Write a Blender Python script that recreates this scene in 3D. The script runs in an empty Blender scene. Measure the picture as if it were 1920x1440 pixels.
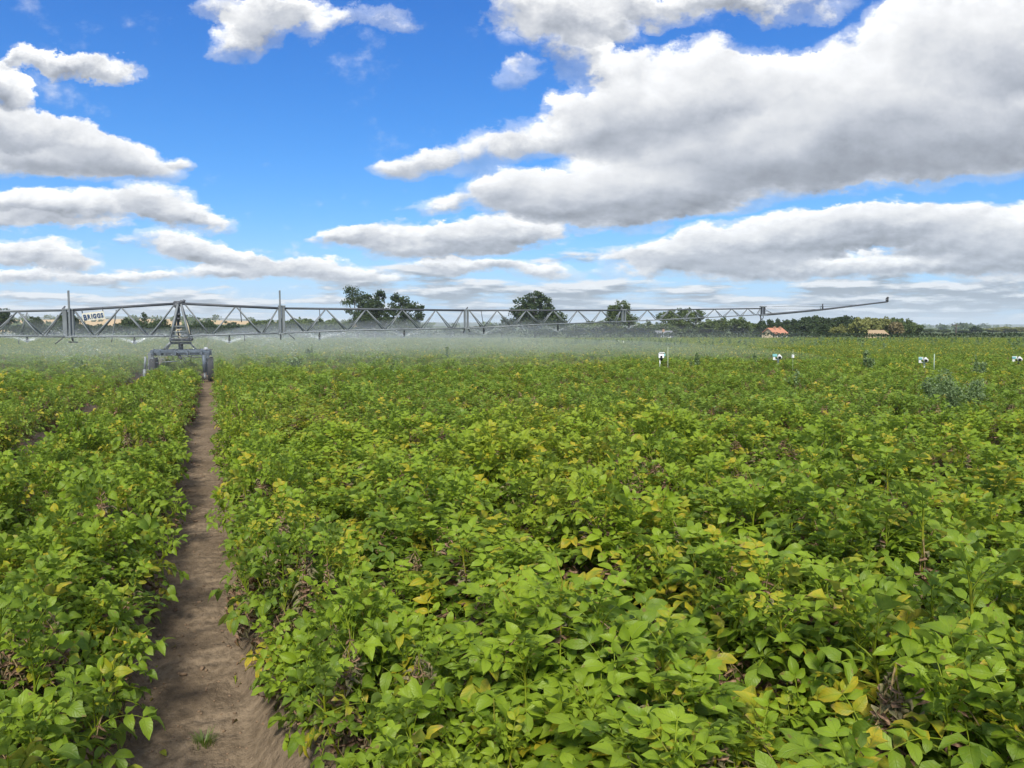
import bpy, bmesh, math, random
import numpy as np
from mathutils import Vector, Matrix, Euler

R = math.radians
random.seed(7)
SC = bpy.context.scene
COL = SC.collection

# ------------------------------------------------------------------ camera
FPX, CX, CY = 1430.0, 960.0, 720.0
CAM_H = 1.65
PITCH = math.atan(101.0 / FPX)                 # horizon at photo row 619
YAW = math.atan((CX - 393.0) / FPX)            # rows run along +Y, the camera looks right of them
CAM = Vector((0.0, 0.0, CAM_H))
cam_d = bpy.data.cameras.new('camera')
cam_d.sensor_width = 36.0
cam_d.lens = FPX / 1920.0 * 36.0
cam_d.clip_start = 0.05
cam_d.clip_end = 20000.0
cam_o = bpy.data.objects.new('camera', cam_d)
COL.objects.link(cam_o)
cam_o.location = CAM
cam_o.rotation_euler = (R(90) - PITCH, 0.0, -YAW)
SC.camera = cam_o

FWD = Vector((math.sin(YAW), math.cos(YAW), 0.0))
RGT = Vector((math.cos(YAW), -math.sin(YAW), 0.0))


def ray(px, py):
    a = (px - CX) / FPX
    b = (CY - py) / FPX
    y = math.cos(PITCH) + b * math.sin(PITCH)
    z = -math.sin(PITCH) + b * math.cos(PITCH)
    return RGT * a + FWD * y + Vector((0, 0, z))


def at_y(px, py, Y):
    """world point on the plane y = Y seen at photo pixel (px, py)"""
    d = ray(px, py)
    return CAM + d * (Y / d.y)


def at_d(px, py, D):
    """world point at forward distance D"""
    d = ray(px, py)
    return CAM + d * (D / d.dot(FWD))


# ------------------------------------------------------------------ render
SC.render.engine = 'CYCLES'
SC.cycles.use_denoising = True
SC.cycles.max_bounces = 7
SC.cycles.diffuse_bounces = 4
SC.cycles.glossy_bounces = 2
SC.cycles.transmission_bounces = 4
SC.cycles.transparent_max_bounces = 12
SC.cycles.volume_bounces = 1
SC.cycles.volume_step_rate = 2.0
SC.cycles.sample_clamp_indirect = 4.0
SC.view_settings.view_transform = 'Standard'
SC.view_settings.look = 'None'
SC.view_settings.gamma = 1.0
SC.view_settings.exposure = 0.35
SC.view_settings.use_curve_mapping = False

# ------------------------------------------------------------------ sun and sky
SUN_EL, SUN_AZ = R(47), R(-156)                # azimuth clockwise from +Y: from the left, a little behind
sun_dir = Vector((math.sin(SUN_AZ) * math.cos(SUN_EL), math.cos(SUN_AZ) * math.cos(SUN_EL), math.sin(SUN_EL)))
sun_d = bpy.data.lights.new('sun', 'SUN')
sun_d.energy = 4.2
sun_d.angle = R(10.0)
sun_d.color = (1.0, 0.94, 0.82)
sun_o = bpy.data.objects.new('sun', sun_d)
COL.objects.link(sun_o)
sun_o.rotation_euler = sun_dir.to_track_quat('Z', 'Y').to_euler()


class NT:
    """small helper to write node maths as expressions"""
    def __init__(self, tree):
        self.t = tree

    def node(self, kind, **kw):
        n = self.t.nodes.new(kind)
        for k, v in kw.items():
            setattr(n, k, v)
        return n

    def put(self, sock, v):
        if isinstance(v, X):
            self.t.links.new(v.s, sock)
        elif isinstance(v, bpy.types.NodeSocket):
            self.t.links.new(v, sock)
        elif v is not None:
            sock.default_value = v

    def m(self, op, a, b=None, c=None, clamp=False):
        n = self.node('ShaderNodeMath', operation=op)
        n.use_clamp = clamp
        self.put(n.inputs[0], a)
        self.put(n.inputs[1], b)
        self.put(n.inputs[2], c)
        return X(self, n.outputs[0])

    def v(self, op, a, b=None, c=None):
        n = self.node('ShaderNodeVectorMath', operation=op)
        self.put(n.inputs[0], a)
        if op == 'SCALE':
            self.put(n.inputs['Scale'], b)
        else:
            self.put(n.inputs[1], b)
            self.put(n.inputs[2], c)
        return X(self, n.outputs['Value' if op in ('DOT_PRODUCT', 'LENGTH', 'DISTANCE') else 'Vector'])

    def xyz(self, x, y, z):
        n = self.node('ShaderNodeCombineXYZ')
        for i, q in enumerate((x, y, z)):
            self.put(n.inputs[i], q)
        return X(self, n.outputs[0])

    def sep(self, v):
        n = self.node('ShaderNodeSeparateXYZ')
        self.put(n.inputs[0], v)
        return [X(self, o) for o in n.outputs]

    def ramp(self, f, a, b, c=0.0, d=1.0, kind='SMOOTHSTEP'):
        n = self.node('ShaderNodeMapRange', interpolation_type=kind)
        self.put(n.inputs['Value'], f)
        for k, q in zip(('From Min', 'From Max', 'To Min', 'To Max'), (a, b, c, d)):
            self.put(n.inputs[k], q)
        return X(self, n.outputs[0])

    def mix(self, f, a, b, mode='MIX'):
        n = self.node('ShaderNodeMix', data_type='RGBA', blend_type=mode)
        self.put(n.inputs[0], f)
        for s, q in ((n.inputs[6], a), (n.inputs[7], b)):
            if isinstance(q, tuple) and len(q) == 3:
                q = (*q, 1.0)
            self.put(s, q)
        return X(self, n.outputs[2])

    def noise(self, vec, scale=1.0, detail=5.0, rough=0.5, lac=2.0, dist=0.0, col=False, dims='3D'):
        n = self.node('ShaderNodeTexNoise', noise_dimensions=dims)
        self.put(n.inputs['Vector'], vec)
        self.put(n.inputs['Scale'], scale)
        self.put(n.inputs['Detail'], detail)
        self.put(n.inputs['Roughness'], rough)
        self.put(n.inputs['Lacunarity'], lac)
        self.put(n.inputs['Distortion'], dist)
        return X(self, n.outputs['Color' if col else 'Fac'])


class X:
    def __init__(self, n, s):
        self.n, self.s = n, s

    def __add__(self, o): return self.n.m('ADD', self, o)
    __radd__ = __add__
    def __sub__(self, o): return self.n.m('SUBTRACT', self, o)
    def __rsub__(self, o): return self.n.m('SUBTRACT', o, self)
    def __mul__(self, o): return self.n.m('MULTIPLY', self, o)
    __rmul__ = __mul__
    def __truediv__(self, o): return self.n.m('DIVIDE', self, o)
    def __rtruediv__(self, o): return self.n.m('DIVIDE', o, self)


# one cloud = a few lobes: photo centre, half sizes, tilt in degrees, strength
CLOUDS = [
    # small ones up on the left
    (20, 150, 62, 52, -35, 1.0), (60, 95, 40, 22, 20, .6), (125, 105, 85, 30, -22, .9), (205, 135, 52, 32, -20, .9),
    (490, 45, 110, 42, 25, .85), (440, 18, 90, 40, 0, .7), (600, 15, 90, 45, -10, .55), (720, 20, 70, 25, 0, .3),
    # big one at the left edge
    (60, 262, 210, 56, -12, 1.2), (220, 288, 130, 38, -16, 1.0), (20, 232, 120, 44, -10, .9), (60, 306, 220, 26, 0, .9),
    (340, 300, 40, 16, -8, .6),
    # second
    (90, 384, 200, 32, 0, 1.15), (290, 374, 90, 34, -12, .95), (345, 406, 95, 24, -10, .95), (60, 414, 190, 14, 0, .8),
    # third tier
    (60, 474, 125, 30, -2, 1.0), (130, 496, 70, 18, 0, .7), (345, 462, 100, 32, -14, 1.0), (420, 480, 90, 20, -8, .9),
    (430, 508, 110, 15, 2, 1.0), (600, 506, 165, 22, -5, 1.05), (60, 520, 150, 15, 0, .8), (240, 522, 120, 13, 0, .7),
    # middle pieces under the large one
    (770, 312, 76, 26, 3, .75), (900, 292, 100, 34, 10, .6), (1000, 262, 90, 40, 10, .65), (820, 382, 60, 20, 10, .5),
    (800, 450, 200, 36, 0, 1.1), (930, 436, 130, 32, 0, .9), (860, 498, 130, 17, 0, .9), (1010, 505, 90, 20, -5, .7),
    (660, 440, 70, 22, 5, .7),
    # the large one
    (1500, 215, 400, 120, 4, 1.5), (1250, 175, 210, 88, 12, 1.2), (1750, 160, 300, 150, 5, 1.4), (1350, 310, 340, 86, 8, 1.3),
    (1000, 370, 140, 48, -4, 1.1), (1180, 370, 220, 58, 5, 1.2), (1700, 262, 340, 88, 3, 1.2), (1900, 60, 210, 120, 0, 1.2),
    (1130, 230, 120, 70, 5, 1.0), (960, 345, 80, 32, 0, .7), (1600, 300, 260, 50, 3, 1.0),
    # wispy deck at the top
    (1060, 35, 140, 55, -8, .8), (1220, 0, 180, 42, 0, .75), (1420, -15, 190, 35, 0, .7), (960, 130, 60, 24, 0, .4), (1090, 110, 80, 40, -20, .5),
    # second tier right
    (1500, 440, 340, 46, 6, 1.2), (1380, 468, 240, 38, 4, 1.1), (1800, 430, 260, 55, 0, 1.2), (1640, 415, 180, 38, 4, .9),
    (1900, 470, 200, 60, 0, 1.1), (1500, 500, 380, 26, 1, 1.0),
]


def build_sky():
    w = bpy.data.worlds.new('World')
    SC.world = w
    w.use_nodes = True
    t = w.node_tree
    t.nodes.clear()
    N = NT(t)
    out = N.node('ShaderNodeOutputWorld')
    bg = N.node('ShaderNodeBackground')
    t.links.new(bg.outputs[0], out.inputs[0])
    sky = N.node('ShaderNodeTexSky')
    sky.sky_type = 'NISHITA'
    sky.sun_disc = False
    sky.sun_elevation = SUN_EL
    sky.sun_rotation = SUN_AZ
    sky.altitude = 50.0
    sky.air_density = 1.0
    sky.dust_density = 0.6
    sky.ozone_density = 3.0
    tc = N.node('ShaderNodeTexCoord')
    d = X(N, tc.outputs['Generated'])
    xr = N.v('DOT_PRODUCT', d, tuple(RGT))
    yr = N.m('MAXIMUM', N.m('ABSOLUTE', N.v('DOT_PRODUCT', d, tuple(FWD))), 0.08)
    z = N.sep(d)[2]
    u = xr / yr
    v = z / yr
    vp = N.m('MAXIMUM', v, 0.0)
    # billow coordinates: coarse high up, finer and flatter near the horizon
    pv = N.xyz(u, v, 0.0)
    hi_ = N.v('MULTIPLY', pv, (1.0, 1.35, 1.0))
    lo_ = N.v('MULTIPLY', pv, (2.1, 4.2, 1.0))
    lowf = N.ramp(vp, 0.10, 0.26, 1.0, 0.0)

    def both(fn, *a):
        return N.mix(lowf, fn(hi_, *a), fn(lo_, *a))
    wf = lambda c: N.noise(c, 7.0, 8.0, 0.64, col=True)
    warp = N.v('SUBTRACT', both(wf), (0.5, 0.5, 0.5))
    amp = 0.022 + N.m('MINIMUM', vp, 0.42) * 0.42
    wx, wy, _ = N.sep(warp)
    p = N.xyz(u + wx * amp * 1.25, v + wy * amp * 0.75, 0.0)
    accw, accq = None, None
    for (cx, cy, rx, ry, rot, k) in CLOUDS:
        r = ray(cx, cy)
        f = r.dot(FWD)
        cu, cv = r.dot(RGT) / f, r.z / f
        a = R(rot)
        sx, sy = 1.10 * rx / FPX, 1.10 * ry / FPX
        # q = S R^-1 (p - c), written as one mapping node (scale, then rotate) around the centre
        mp = N.node('ShaderNodeMapping', vector_type='TEXTURE')
        mp.inputs['Location'].default_value = (cu, cv, 0)
        mp.inputs['Rotation'].default_value = (0, 0, a)
        mp.inputs['Scale'].default_value = (sx, sy, 1)
        N.put(mp.inputs['Vector'], p)
        q = X(N, mp.outputs[0])
        wgt = N.m('MULTIPLY_ADD', N.v('DOT_PRODUCT', q, q), -k, k)
        wgt = N.m('MAXIMUM', wgt, 0.0)
        accw = wgt if accw is None else accw + wgt
        s = N.v('SCALE', q, wgt)
        accq = s if accq is None else N.v('ADD', accq, s)
    high = N.sep(accq)[1] / (accw + 0.02)                      # -1 base .. +1 top
    # low deck of small clouds over the whole horizon
    def deck(vv, det):
        c = N.xyz(u * 9.0, N.m('LOGARITHM', vv + 0.030, math.e) * 4.6, 3.7)
        return N.noise(c, 1.0, det, 0.55)
    dk0 = deck(vp, 7.0)
    dk1 = deck(vp + 0.004 + vp * 0.05, 5.0)
    cover = N.ramp(vp, 0.015, 0.13, 1.0, 0.0, 'SMOOTHSTEP')
    cover2 = N.ramp(u, -0.25, 0.55, 0.0, 0.10)
    dkd = dk0 - 0.62 + cover * 0.21 + cover2 * cover
    # relief noise
    nf = lambda c, o, d: N.sep(N.noise(N.v('ADD', c, o), 9.0, d, 0.58, col=True))[0]
    mixf = lambda o, d: N.m('ADD', N.m('MULTIPLY', nf(hi_, o, d), 1.0 - lowf), N.m('MULTIPLY', nf(lo_, o, d), lowf))
    n0 = mixf((0.0, 0.0, 2.3), 8.0)
    n1 = mixf((-0.014, 0.026, 2.3), 5.0)
    hh = N.ramp(high, -0.55, 0.55, 0.0, 1.0, 'SMOOTHSTEP')
    dens = accw + (n0 - 0.5) * 1.8 - 0.19
    a1 = N.ramp(dens, -0.08, 0.58 - hh * 0.26)
    a1 = N.m('MAXIMUM', a1, N.m('MULTIPLY', N.ramp(dens, -0.45, 0.15, 0.0, 0.36), N.ramp(accw, 0.0, 0.22)))
    a2 = N.m('MULTIPLY', N.ramp(dkd, 0.0, 0.13), N.ramp(vp, 0.13, 0.20, 1.0, 0.0))
    relief = (n0 - n1)
    # brightness of the cumulus
    thick = N.ramp(accw, 0.25, 1.7)
    b1 = 0.30 + hh * 0.50 - thick * 0.12 + relief * (1.25 - thick * 0.75) + (1.0 - N.ramp(dens, 0.05, 0.7)) * 0.09
    b1 = N.ramp(b1, 0.08, 0.90, 0.20, 0.95, 'LINEAR')
    b2 = 0.43 + N.m('MULTIPLY', dk0 - dk1, 3.8) - N.ramp(dkd, 0.05, 0.3) * 0.10
    b2 = N.m('MINIMUM', N.m('MAXIMUM', b2, 0.26), 0.75)
    tint1 = N.mix(N.ramp(b1, 0.3, 0.75), (0.88, 0.95, 1.10), (0.99, 1.0, 1.02))
    tint2 = N.mix(N.ramp(b2, 0.3, 0.7), (0.80, 0.93, 1.12), (0.98, 1.0, 1.03))
    c1 = N.v('SCALE', tint1, b1)
    c2 = N.v('SCALE', tint2, b2)
    # blue sky, scaled; deeper towards the zenith
    br, bg_, bb = N.sep(N.v('MULTIPLY', X(N, sky.outputs[0]), (0.052, 0.088, 0.125)))
    blue = N.xyz(N.m('POWER', br, 2.2) * 5.2, N.m('POWER', bg_, 1.25) * 1.11, N.m('POWER', bb, 0.9) * 1.0)
    low = N.ramp(vp, 0.0, 0.10, 0.55, 0.0)
    skyc = N.mix(low, blue, (0.20, 0.48, 0.76))
    c = N.mix(a2, skyc, c2)
    c = N.mix(a1, c, c1)
    # added bright broken cloud overhead, unseen above the view, for white fill light
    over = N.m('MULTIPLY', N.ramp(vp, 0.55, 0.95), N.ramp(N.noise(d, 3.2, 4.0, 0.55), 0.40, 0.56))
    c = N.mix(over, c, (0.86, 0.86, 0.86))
    hz = N.ramp(vp, 0.0, 0.025, 0.32, 0.0, 'LINEAR')
    c = N.mix(hz, c, (0.46, 0.60, 0.78))
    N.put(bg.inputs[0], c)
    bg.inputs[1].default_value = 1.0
    w.cycles.sampling_method = 'MANUAL'
    w.cycles.sample_map_resolution = 512


build_sky()

# ------------------------------------------------------------------ helpers for things
def tag(o, label=None, cat=None, group=None, kind=None):
    if label: o['label'] = label
    if cat: o['category'] = cat
    if group: o['group'] = group
    if kind: o['kind'] = kind
    return o


def empty(name, loc=(0, 0, 0), rz=0.0):
    o = bpy.data.objects.new(name, None)
    COL.objects.link(o)
    o.location = loc
    o.rotation_euler = (0, 0, rz)
    return o


def mesh_np(name, verts, faces_list, smooth=False, uv=None, col=None, mats=()):
    """verts (n,3); faces_list: list of int arrays (m,k); uv and col are per vertex"""
    me = bpy.data.meshes.new(name)
    verts = np.asarray(verts, dtype=np.float32)
    me.vertices.add(len(verts))
    me.vertices.foreach_set('co', verts.ravel())
    fl = [np.asarray(f, dtype=np.int32) for f in faces_list if len(f)]
    loops = np.concatenate([f.ravel() for f in fl])
    tot = np.concatenate([np.full(len(f), f.shape[1], dtype=np.int32) for f in fl])
    start = np.concatenate([[0], np.cumsum(tot)[:-1]]).astype(np.int32)
    me.loops.add(len(loops))
    me.loops.foreach_set('vertex_index', loops)
    me.polygons.add(len(tot))
    me.polygons.foreach_set('loop_start', start)
    me.polygons.foreach_set('loop_total', tot)
    if smooth:
        me.polygons.foreach_set('use_smooth', np.ones(len(tot), dtype=bool))
    me.update(calc_edges=True)
    if uv is not None:
        l = me.uv_layers.new(name='UVMap')
        l.data.foreach_set('uv', np.asarray(uv, dtype=np.float32)[loops].ravel())
    if col is not None:
        a = me.color_attributes.new('tint', 'FLOAT_COLOR', 'POINT')
        c = np.ones((len(verts), 4), dtype=np.float32)
        c[:, :3] = col
        a.data.foreach_set('color', c.ravel())
    for m in mats:
        me.materials.append(m)
    return me


def link(name, me, parent=None, loc=(0, 0, 0)):
    o = bpy.data.objects.new(name, me)
    COL.objects.link(o)
    o.location = loc
    if parent is not None:
        o.parent = parent
    return o


def mat(name):
    m = bpy.data.materials.new(name)
    m.use_nodes = True
    t = m.node_tree
    N = NT(t)
    b = t.nodes['Principled BSDF']
    return m, N, b


def simple(name, color, rough=0.6, metal=0.0, var=0.12, scale=3.0, bump=0.0):
    m, N, b = mat(name)
    tc = N.node('ShaderNodeTexCoord')
    n = N.noise(tc.outputs['Object'], scale, 5.0, 0.6)
    f = N.ramp(n, 0.3, 0.7, 1.0 - var, 1.0 + var, 'LINEAR')
    c = N.v('SCALE', tuple(color), f)
    N.put(b.inputs['Base Color'], c)
    b.inputs['Roughness'].default_value = rough
    b.inputs['Metallic'].default_value = metal
    if bump:
        bp = N.node('ShaderNodeBump')
        bp.inputs['Strength'].default_value = bump
        N.put(bp.inputs['Height'], n)
        N.t.links.new(bp.outputs[0], b.inputs['Normal'])
    return m


# numpy value noise
_RG = np.random.default_rng(11)
_LAT = _RG.random((256, 256))


def vnoise(x, y, seed=0):
    x = np.asarray(x, float) + seed * 17.31
    y = np.asarray(y, float) + seed * 9.17
    xi, yi = np.floor(x).astype(int), np.floor(y).astype(int)
    fx, fy = x - xi, y - yi
    fx, fy = fx * fx * (3 - 2 * fx), fy * fy * (3 - 2 * fy)
    g = lambda a, b: _LAT[a & 255, b & 255]
    return (g(xi, yi) * (1 - fx) + g(xi + 1, yi) * fx) * (1 - fy) + (g(xi, yi + 1) * (1 - fx) + g(xi + 1, yi + 1) * fx) * fy


def fbm(x, y, o=4, seed=0):
    s, a, t = 0.0, 1.0, 0.0
    for i in range(o):
        s = s + a * vnoise(x * 2 ** i, y * 2 ** i, seed + i)
        t += a
        a *= 0.5
    return s / t


# ------------------------------------------------------------------ ground
ROW = 0.9
TRACK_X = -0.10                                 # wheel track centre; the other wheel track is two furrows to the left
FIELD_END = 118.0                               # forward distance of the far headland


def soil_h(x, y):
    """soil height: rounded ridges with V furrows, flat-bottomed worn wheel tracks"""
    x = np.asarray(x, float)
    y = np.asarray(y, float)
    xw = x + 0.03 * (fbm(y * 0.4, y * 0 + 3.0, 2) - 0.5)
    ph = (xw - TRACK_X) / ROW
    k = np.round(ph)
    f = np.abs(ph - k)                          # 0 in the furrow, .5 on the ridge
    ridge = 0.17 * np.clip((f - 0.07) / 0.36, 0, 1) ** 0.8
    track = (k == 0) | (k == -2)
    tr = 0.185 * np.clip((f - 0.24) / 0.22, 0, 1) ** 0.9 - 0.02
    h = np.where(track, tr, ridge)
    D = x * FWD.x + y * FWD.y
    fade = np.clip((D - 25) / 30, 0, 1)
    h = h * (1 - fade) + 0.11 * fade
    n = (fbm(x * 7, y * 5, 4, 5) - 0.5) * 0.05 + (fbm(x * 24, y * 20, 3, 9) - 0.5) * 0.022
    h = h + n * np.clip(1 - (D - 12) / 10, 0, 1)
    return h


def land_h(x, y):
    """height of the land beyond the field"""
    D = x * FWD.x + y * FWD.y
    S = (x * RGT.x + y * RGT.y) / np.maximum(D, 1.0)
    left = np.clip((0.02 - S) / 0.45, 0, 1)
    t1 = np.clip((D - 330) / 900, 0, 1)
    h = t1 * t1 * (3 - 2 * t1) * (4.0 + 14.0 * left + 6.0 * (fbm(x / 260, y / 260, 3, 2) - 0.5))
    t2 = np.clip((D - 1900) / 2300, 0, 1)
    h = h + t2 * t2 * (3 - 2 * t2) * (16 + 46 * (fbm(x / 1500, y / 1500, 4, 4)) * (0.45 + 0.8 * np.clip(0.5 - S, 0, 1)))
    return h


def axis_lines(fine, grow, far):
    a, b, st = fine
    mid = list(np.arange(a, b + st / 2, st))
    up, s = [], st
    x = mid[-1]
    while x < far[1]:
        s = min(s * grow, 160)
        x += s
        up.append(x)
    dn, s = [], st
    x = mid[0]
    while x > far[0]:
        s = min(s * grow, 160)
        x -= s
        dn.append(x)
    return np.array(dn[::-1] + mid + up)


def build_ground():
    xs = axis_lines((-3.2, 7.0, 0.035), 1.05, (-6500, 9000))
    ys = axis_lines((0.8, 9.0, 0.045), 1.035, (-300, 8000))
    gx, gy = np.meshgrid(xs, ys)
    D = gx * FWD.x + gy * FWD.y
    h = np.where(D < FIELD_END + 8, soil_h(gx, gy), 0.11)
    h = h + np.where(D > 300, land_h(gx, gy), 0.0)
    v = np.stack([gx.ravel(), gy.ravel(), h.ravel()], 1)
    ny, nx = gx.shape
    i = np.arange(ny * nx).reshape(ny, nx)
    f = np.stack([i[:-1, :-1].ravel(), i[:-1, 1:].ravel(), i[1:, 1:].ravel(), i[1:, :-1].ravel()], 1)
    m, N, b = mat('soil_and_farmland')
    geo = N.node('ShaderNodeNewGeometry')
    P = X(N, geo.outputs['Position'])
    px, py, pz = N.sep(P)
    n1 = N.noise(P, 2.3, 6.0, 0.62)
    n2 = N.noise(N.v('MULTIPLY', P, (26.0, 20.0, 9.0)), 1.0, 5.0, 0.65)
    n3 = N.noise(P, 90.0, 3.0, 0.6)
    soil = N.mix(N.ramp(n1, 0.3, 0.72), (0.135, 0.100, 0.066), (0.250, 0.192, 0.132))
    soil = N.mix(N.ramp(n2, 0.40, 0.66, 0.0, 0.55), soil, (0.075, 0.054, 0.035))
    soil = N.mix(N.ramp(n3, 0.60, 0.75, 0.0, 0.5), soil, (0.36, 0.29, 0.22))
    dist = N.v('DOT_PRODUCT', P, (FWD.x, FWD.y, 0.0))
    side = N.v('DOT_PRODUCT', P, (RGT.x, RGT.y, 0.0))
    # farmland beyond the field: green pasture and pale stubble fields
    vor = N.node('ShaderNodeTexVoronoi')
    vor.inputs['Scale'].default_value = 1.0
    N.put(vor.inputs['Vector'], N.xyz(side / 420.0, dist / 520.0, 0.0))
    cell = N.sep(X(N, vor.outputs['Color']))[0]
    past = N.mix(N.noise(P, 0.05, 4.0, 0.6), (0.050, 0.075, 0.022), (0.085, 0.105, 0.036))
    stub = N.mix(N.noise(P, 0.02, 4.0, 0.6), (0.42, 0.29, 0.14), (0.52, 0.38, 0.20))
    far = N.mix(N.ramp(cell, 0.45, 0.50), past, stub)
    gate = N.m('MULTIPLY', N.ramp(dist, 330.0, 360.0), N.ramp(side + dist * 0.16, 0.0, -30.0))
    gate2 = N.ramp(dist, 1500.0, 1800.0)
    far = N.mix(gate, past, N.mix(N.ramp(N.noise(P, 0.004, 2.0, 0.5), 0.40, 0.48), stub, far))
    c = N.mix(N.ramp(dist, FIELD_END - 2, FIELD_END + 6), soil, far)
    c = N.mix(gate2, c, N.mix(N.ramp(N.noise(P, 0.003, 5.0, 0.6), 0.5, 0.62), (0.05, 0.07, 0.03), (0.22, 0.18, 0.09)))
    N.put(b.inputs['Base Color'], c)
    b.inputs['Roughness'].default_value = 0.95
    b.inputs['Specular IOR Level'].default_value = 0.15
    bp = N.node('ShaderNodeBump')
    bp.inputs['Strength'].default_value = 0.9
    bp.inputs['Distance'].default_value = 0.02
    lug = N.m('SINE', py * 52.0 + N.m('ABSOLUTE', px + (-TRACK_X)) * 20.0 + n1 * 3.0) * N.ramp(N.m('ABSOLUTE', px + (-TRACK_X)), 0.12, 0.2, 1.0, 0.0) * N.ramp(n1, 0.42, 0.55)
    N.put(bp.inputs['Height'], n2 * 1.3 + n3 * 0.4 + lug * 0.35)
    N.t.links.new(bp.outputs[0], b.inputs['Normal'])
    me = mesh_np('ground', v, [f], smooth=True, mats=(m,))
    tag(link('ground', me), kind='structure')


build_ground()

# ------------------------------------------------------------------ potato crop
def leaf_material(name, detail, dark=(0.098, 0.185, 0.014), light=(0.270, 0.395, 0.022)):
    m, N, b = mat(name)
    at = N.node('ShaderNodeAttribute', attribute_name='tint')
    age, yel, bro = N.sep(X(N, at.outputs['Color']))
    geo = N.node('ShaderNodeNewGeometry')
    P = X(N, geo.outputs['Position'])
    rnd = X(N, N.node('ShaderNodeObjectInfo').outputs['Random'])
    patch = N.noise(P, 0.55, 3.0, 0.6)
    patch2 = N.noise(P, 0.13, 2.0, 0.5)
    lively = age + (rnd - 0.5) * 0.35 + (patch - 0.5) * 0.7 + (patch2 - 0.5) * 0.5
    g = N.mix(N.ramp(lively, 0.0, 1.0), dark, light)
    fine = N.noise(P, 60.0 if detail else 12.0, 3.0, 0.6)
    g = N.mix(N.ramp(fine, 0.3, 0.75, 0.0, 0.35), g, (0.24, 0.30, 0.025))
    sick = N.ramp(patch2 * 0.5 + patch * 0.5, 0.50, 0.64, 0.0, 0.40)
    yf = N.m('MINIMUM', yel + N.m('MULTIPLY', sick, N.ramp(age, 0.2, 0.9, 0.2, 0.45)), 1.0)
    yc = N.mix(fine, (0.42, 0.36, 0.020), (0.62, 0.46, 0.035))
    c = N.mix(yf, g, yc)
    bc = N.mix(N.ramp(fine, 0.35, 0.65), (0.115, 0.062, 0.042), (0.33, 0.205, 0.135))
    c = N.mix(bro, c, bc)
    spot = N.ramp(N.noise(P, 34.0, 2.0, 0.5), 0.66, 0.72)
    c = N.mix(spot * 0.75, c, (0.22, 0.15, 0.05))
    bumpn = None
    if detail:
        uvn = N.node('ShaderNodeUVMap')
        us, ut, _ = N.sep(X(N, uvn.outputs[0]))
        ax = N.m('ABSOLUTE', us - 0.5) * 2.0
        vein = N.m('PINGPONG', (ut - ax * 0.30) * 7.0, 0.5) * 2.0
        veinm = N.ramp(vein, 0.0, 0.28, 1.0, 0.0)
        mid = N.ramp(ax, 0.0, 0.10, 1.0, 0.0)
        vv = N.m('MAXIMUM', veinm * 0.55, mid)
        c = N.mix(vv * 0.30, c, (0.20, 0.30, 0.06))
        bp = N.node('ShaderNodeBump')
        bp.inputs['Strength'].default_value = 0.5
        bp.inputs['Distance'].default_value = 0.004
        N.put(bp.inputs['Height'], N.noise(P, 90.0, 2.0, 0.5) * 0.6 - vv * 0.7)
        bumpn = bp.outputs[0]
    # the underside is paler
    c = N.mix(N.m('MULTIPLY', X(N, geo.outputs['Backfacing']), 0.45), c, (0.15, 0.21, 0.09))
    N.put(b.inputs['Base Color'], c)
    N.put(b.inputs['Roughness'], N.ramp(bro, 0.0, 1.0, 0.47, 0.9))
    b.inputs['Specular IOR Level'].default_value = 0.38
    tr = N.node('ShaderNodeBsdfTranslucent')
    N.put(tr.inputs[0], N.v('MULTIPLY', c, (1.35, 1.30, 0.7)))
    mx = N.node('ShaderNodeMixShader')
    N.put(mx.inputs[0], N.ramp(bro, 0.0, 1.0, 0.44, 0.12))
    t = N.t
    t.links.new(b.outputs[0], mx.inputs[1])
    t.links.new(tr.outputs[0], mx.inputs[2])
    if bumpn is not None:
        t.links.new(bumpn, b.inputs['Normal'])
        t.links.new(bumpn, tr.inputs['Normal'])
    out = [n for n in t.nodes if n.type == 'OUTPUT_MATERIAL'][0]
    t.links.new(mx.outputs[0], out.inputs['Surface'])
    return m


LEAF_NEAR = leaf_material('potato_leaf_near', True)
LEAF_MID = leaf_material('potato_leaf_mid', False, (0.085, 0.168, 0.022), (0.215, 0.335, 0.032))
LEAF_FAR = leaf_material('potato_leaf', False, (0.070, 0.140, 0.030), (0.165, 0.265, 0.048))


class Soup:
    """collects vertices, faces, uv and tint"""
    def __init__(self):
        self.v, self.q, self.t, self.uv, self.c, self.n = [], [], [], [], [], 0

    def add(self, v, q=None, t=None, uv=None, c=(0.5, 0, 0)):
        v = np.asarray(v, float)
        if q is not None and len(q): self.q.append(np.asarray(q) + self.n)
        if t is not None and len(t): self.t.append(np.asarray(t) + self.n)
        self.v.append(v)
        self.uv.append(np.zeros((len(v), 2)) if uv is None else uv)
        cc = np.asarray(c, float)
        self.c.append(np.tile(cc, (len(v), 1)) if cc.ndim == 1 else cc)
        self.n += len(v)

    def mesh(self, name, m, smooth=True):
        fl = []
        if self.q: fl.append(np.concatenate(self.q))
        if self.t: fl.append(np.concatenate(self.t))
        return mesh_np(name, np.concatenate(self.v), fl, smooth, np.concatenate(self.uv), np.concatenate(self.c), (m,))


def nrm(a):
    return a / (np.linalg.norm(a) + 1e-9)


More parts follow.
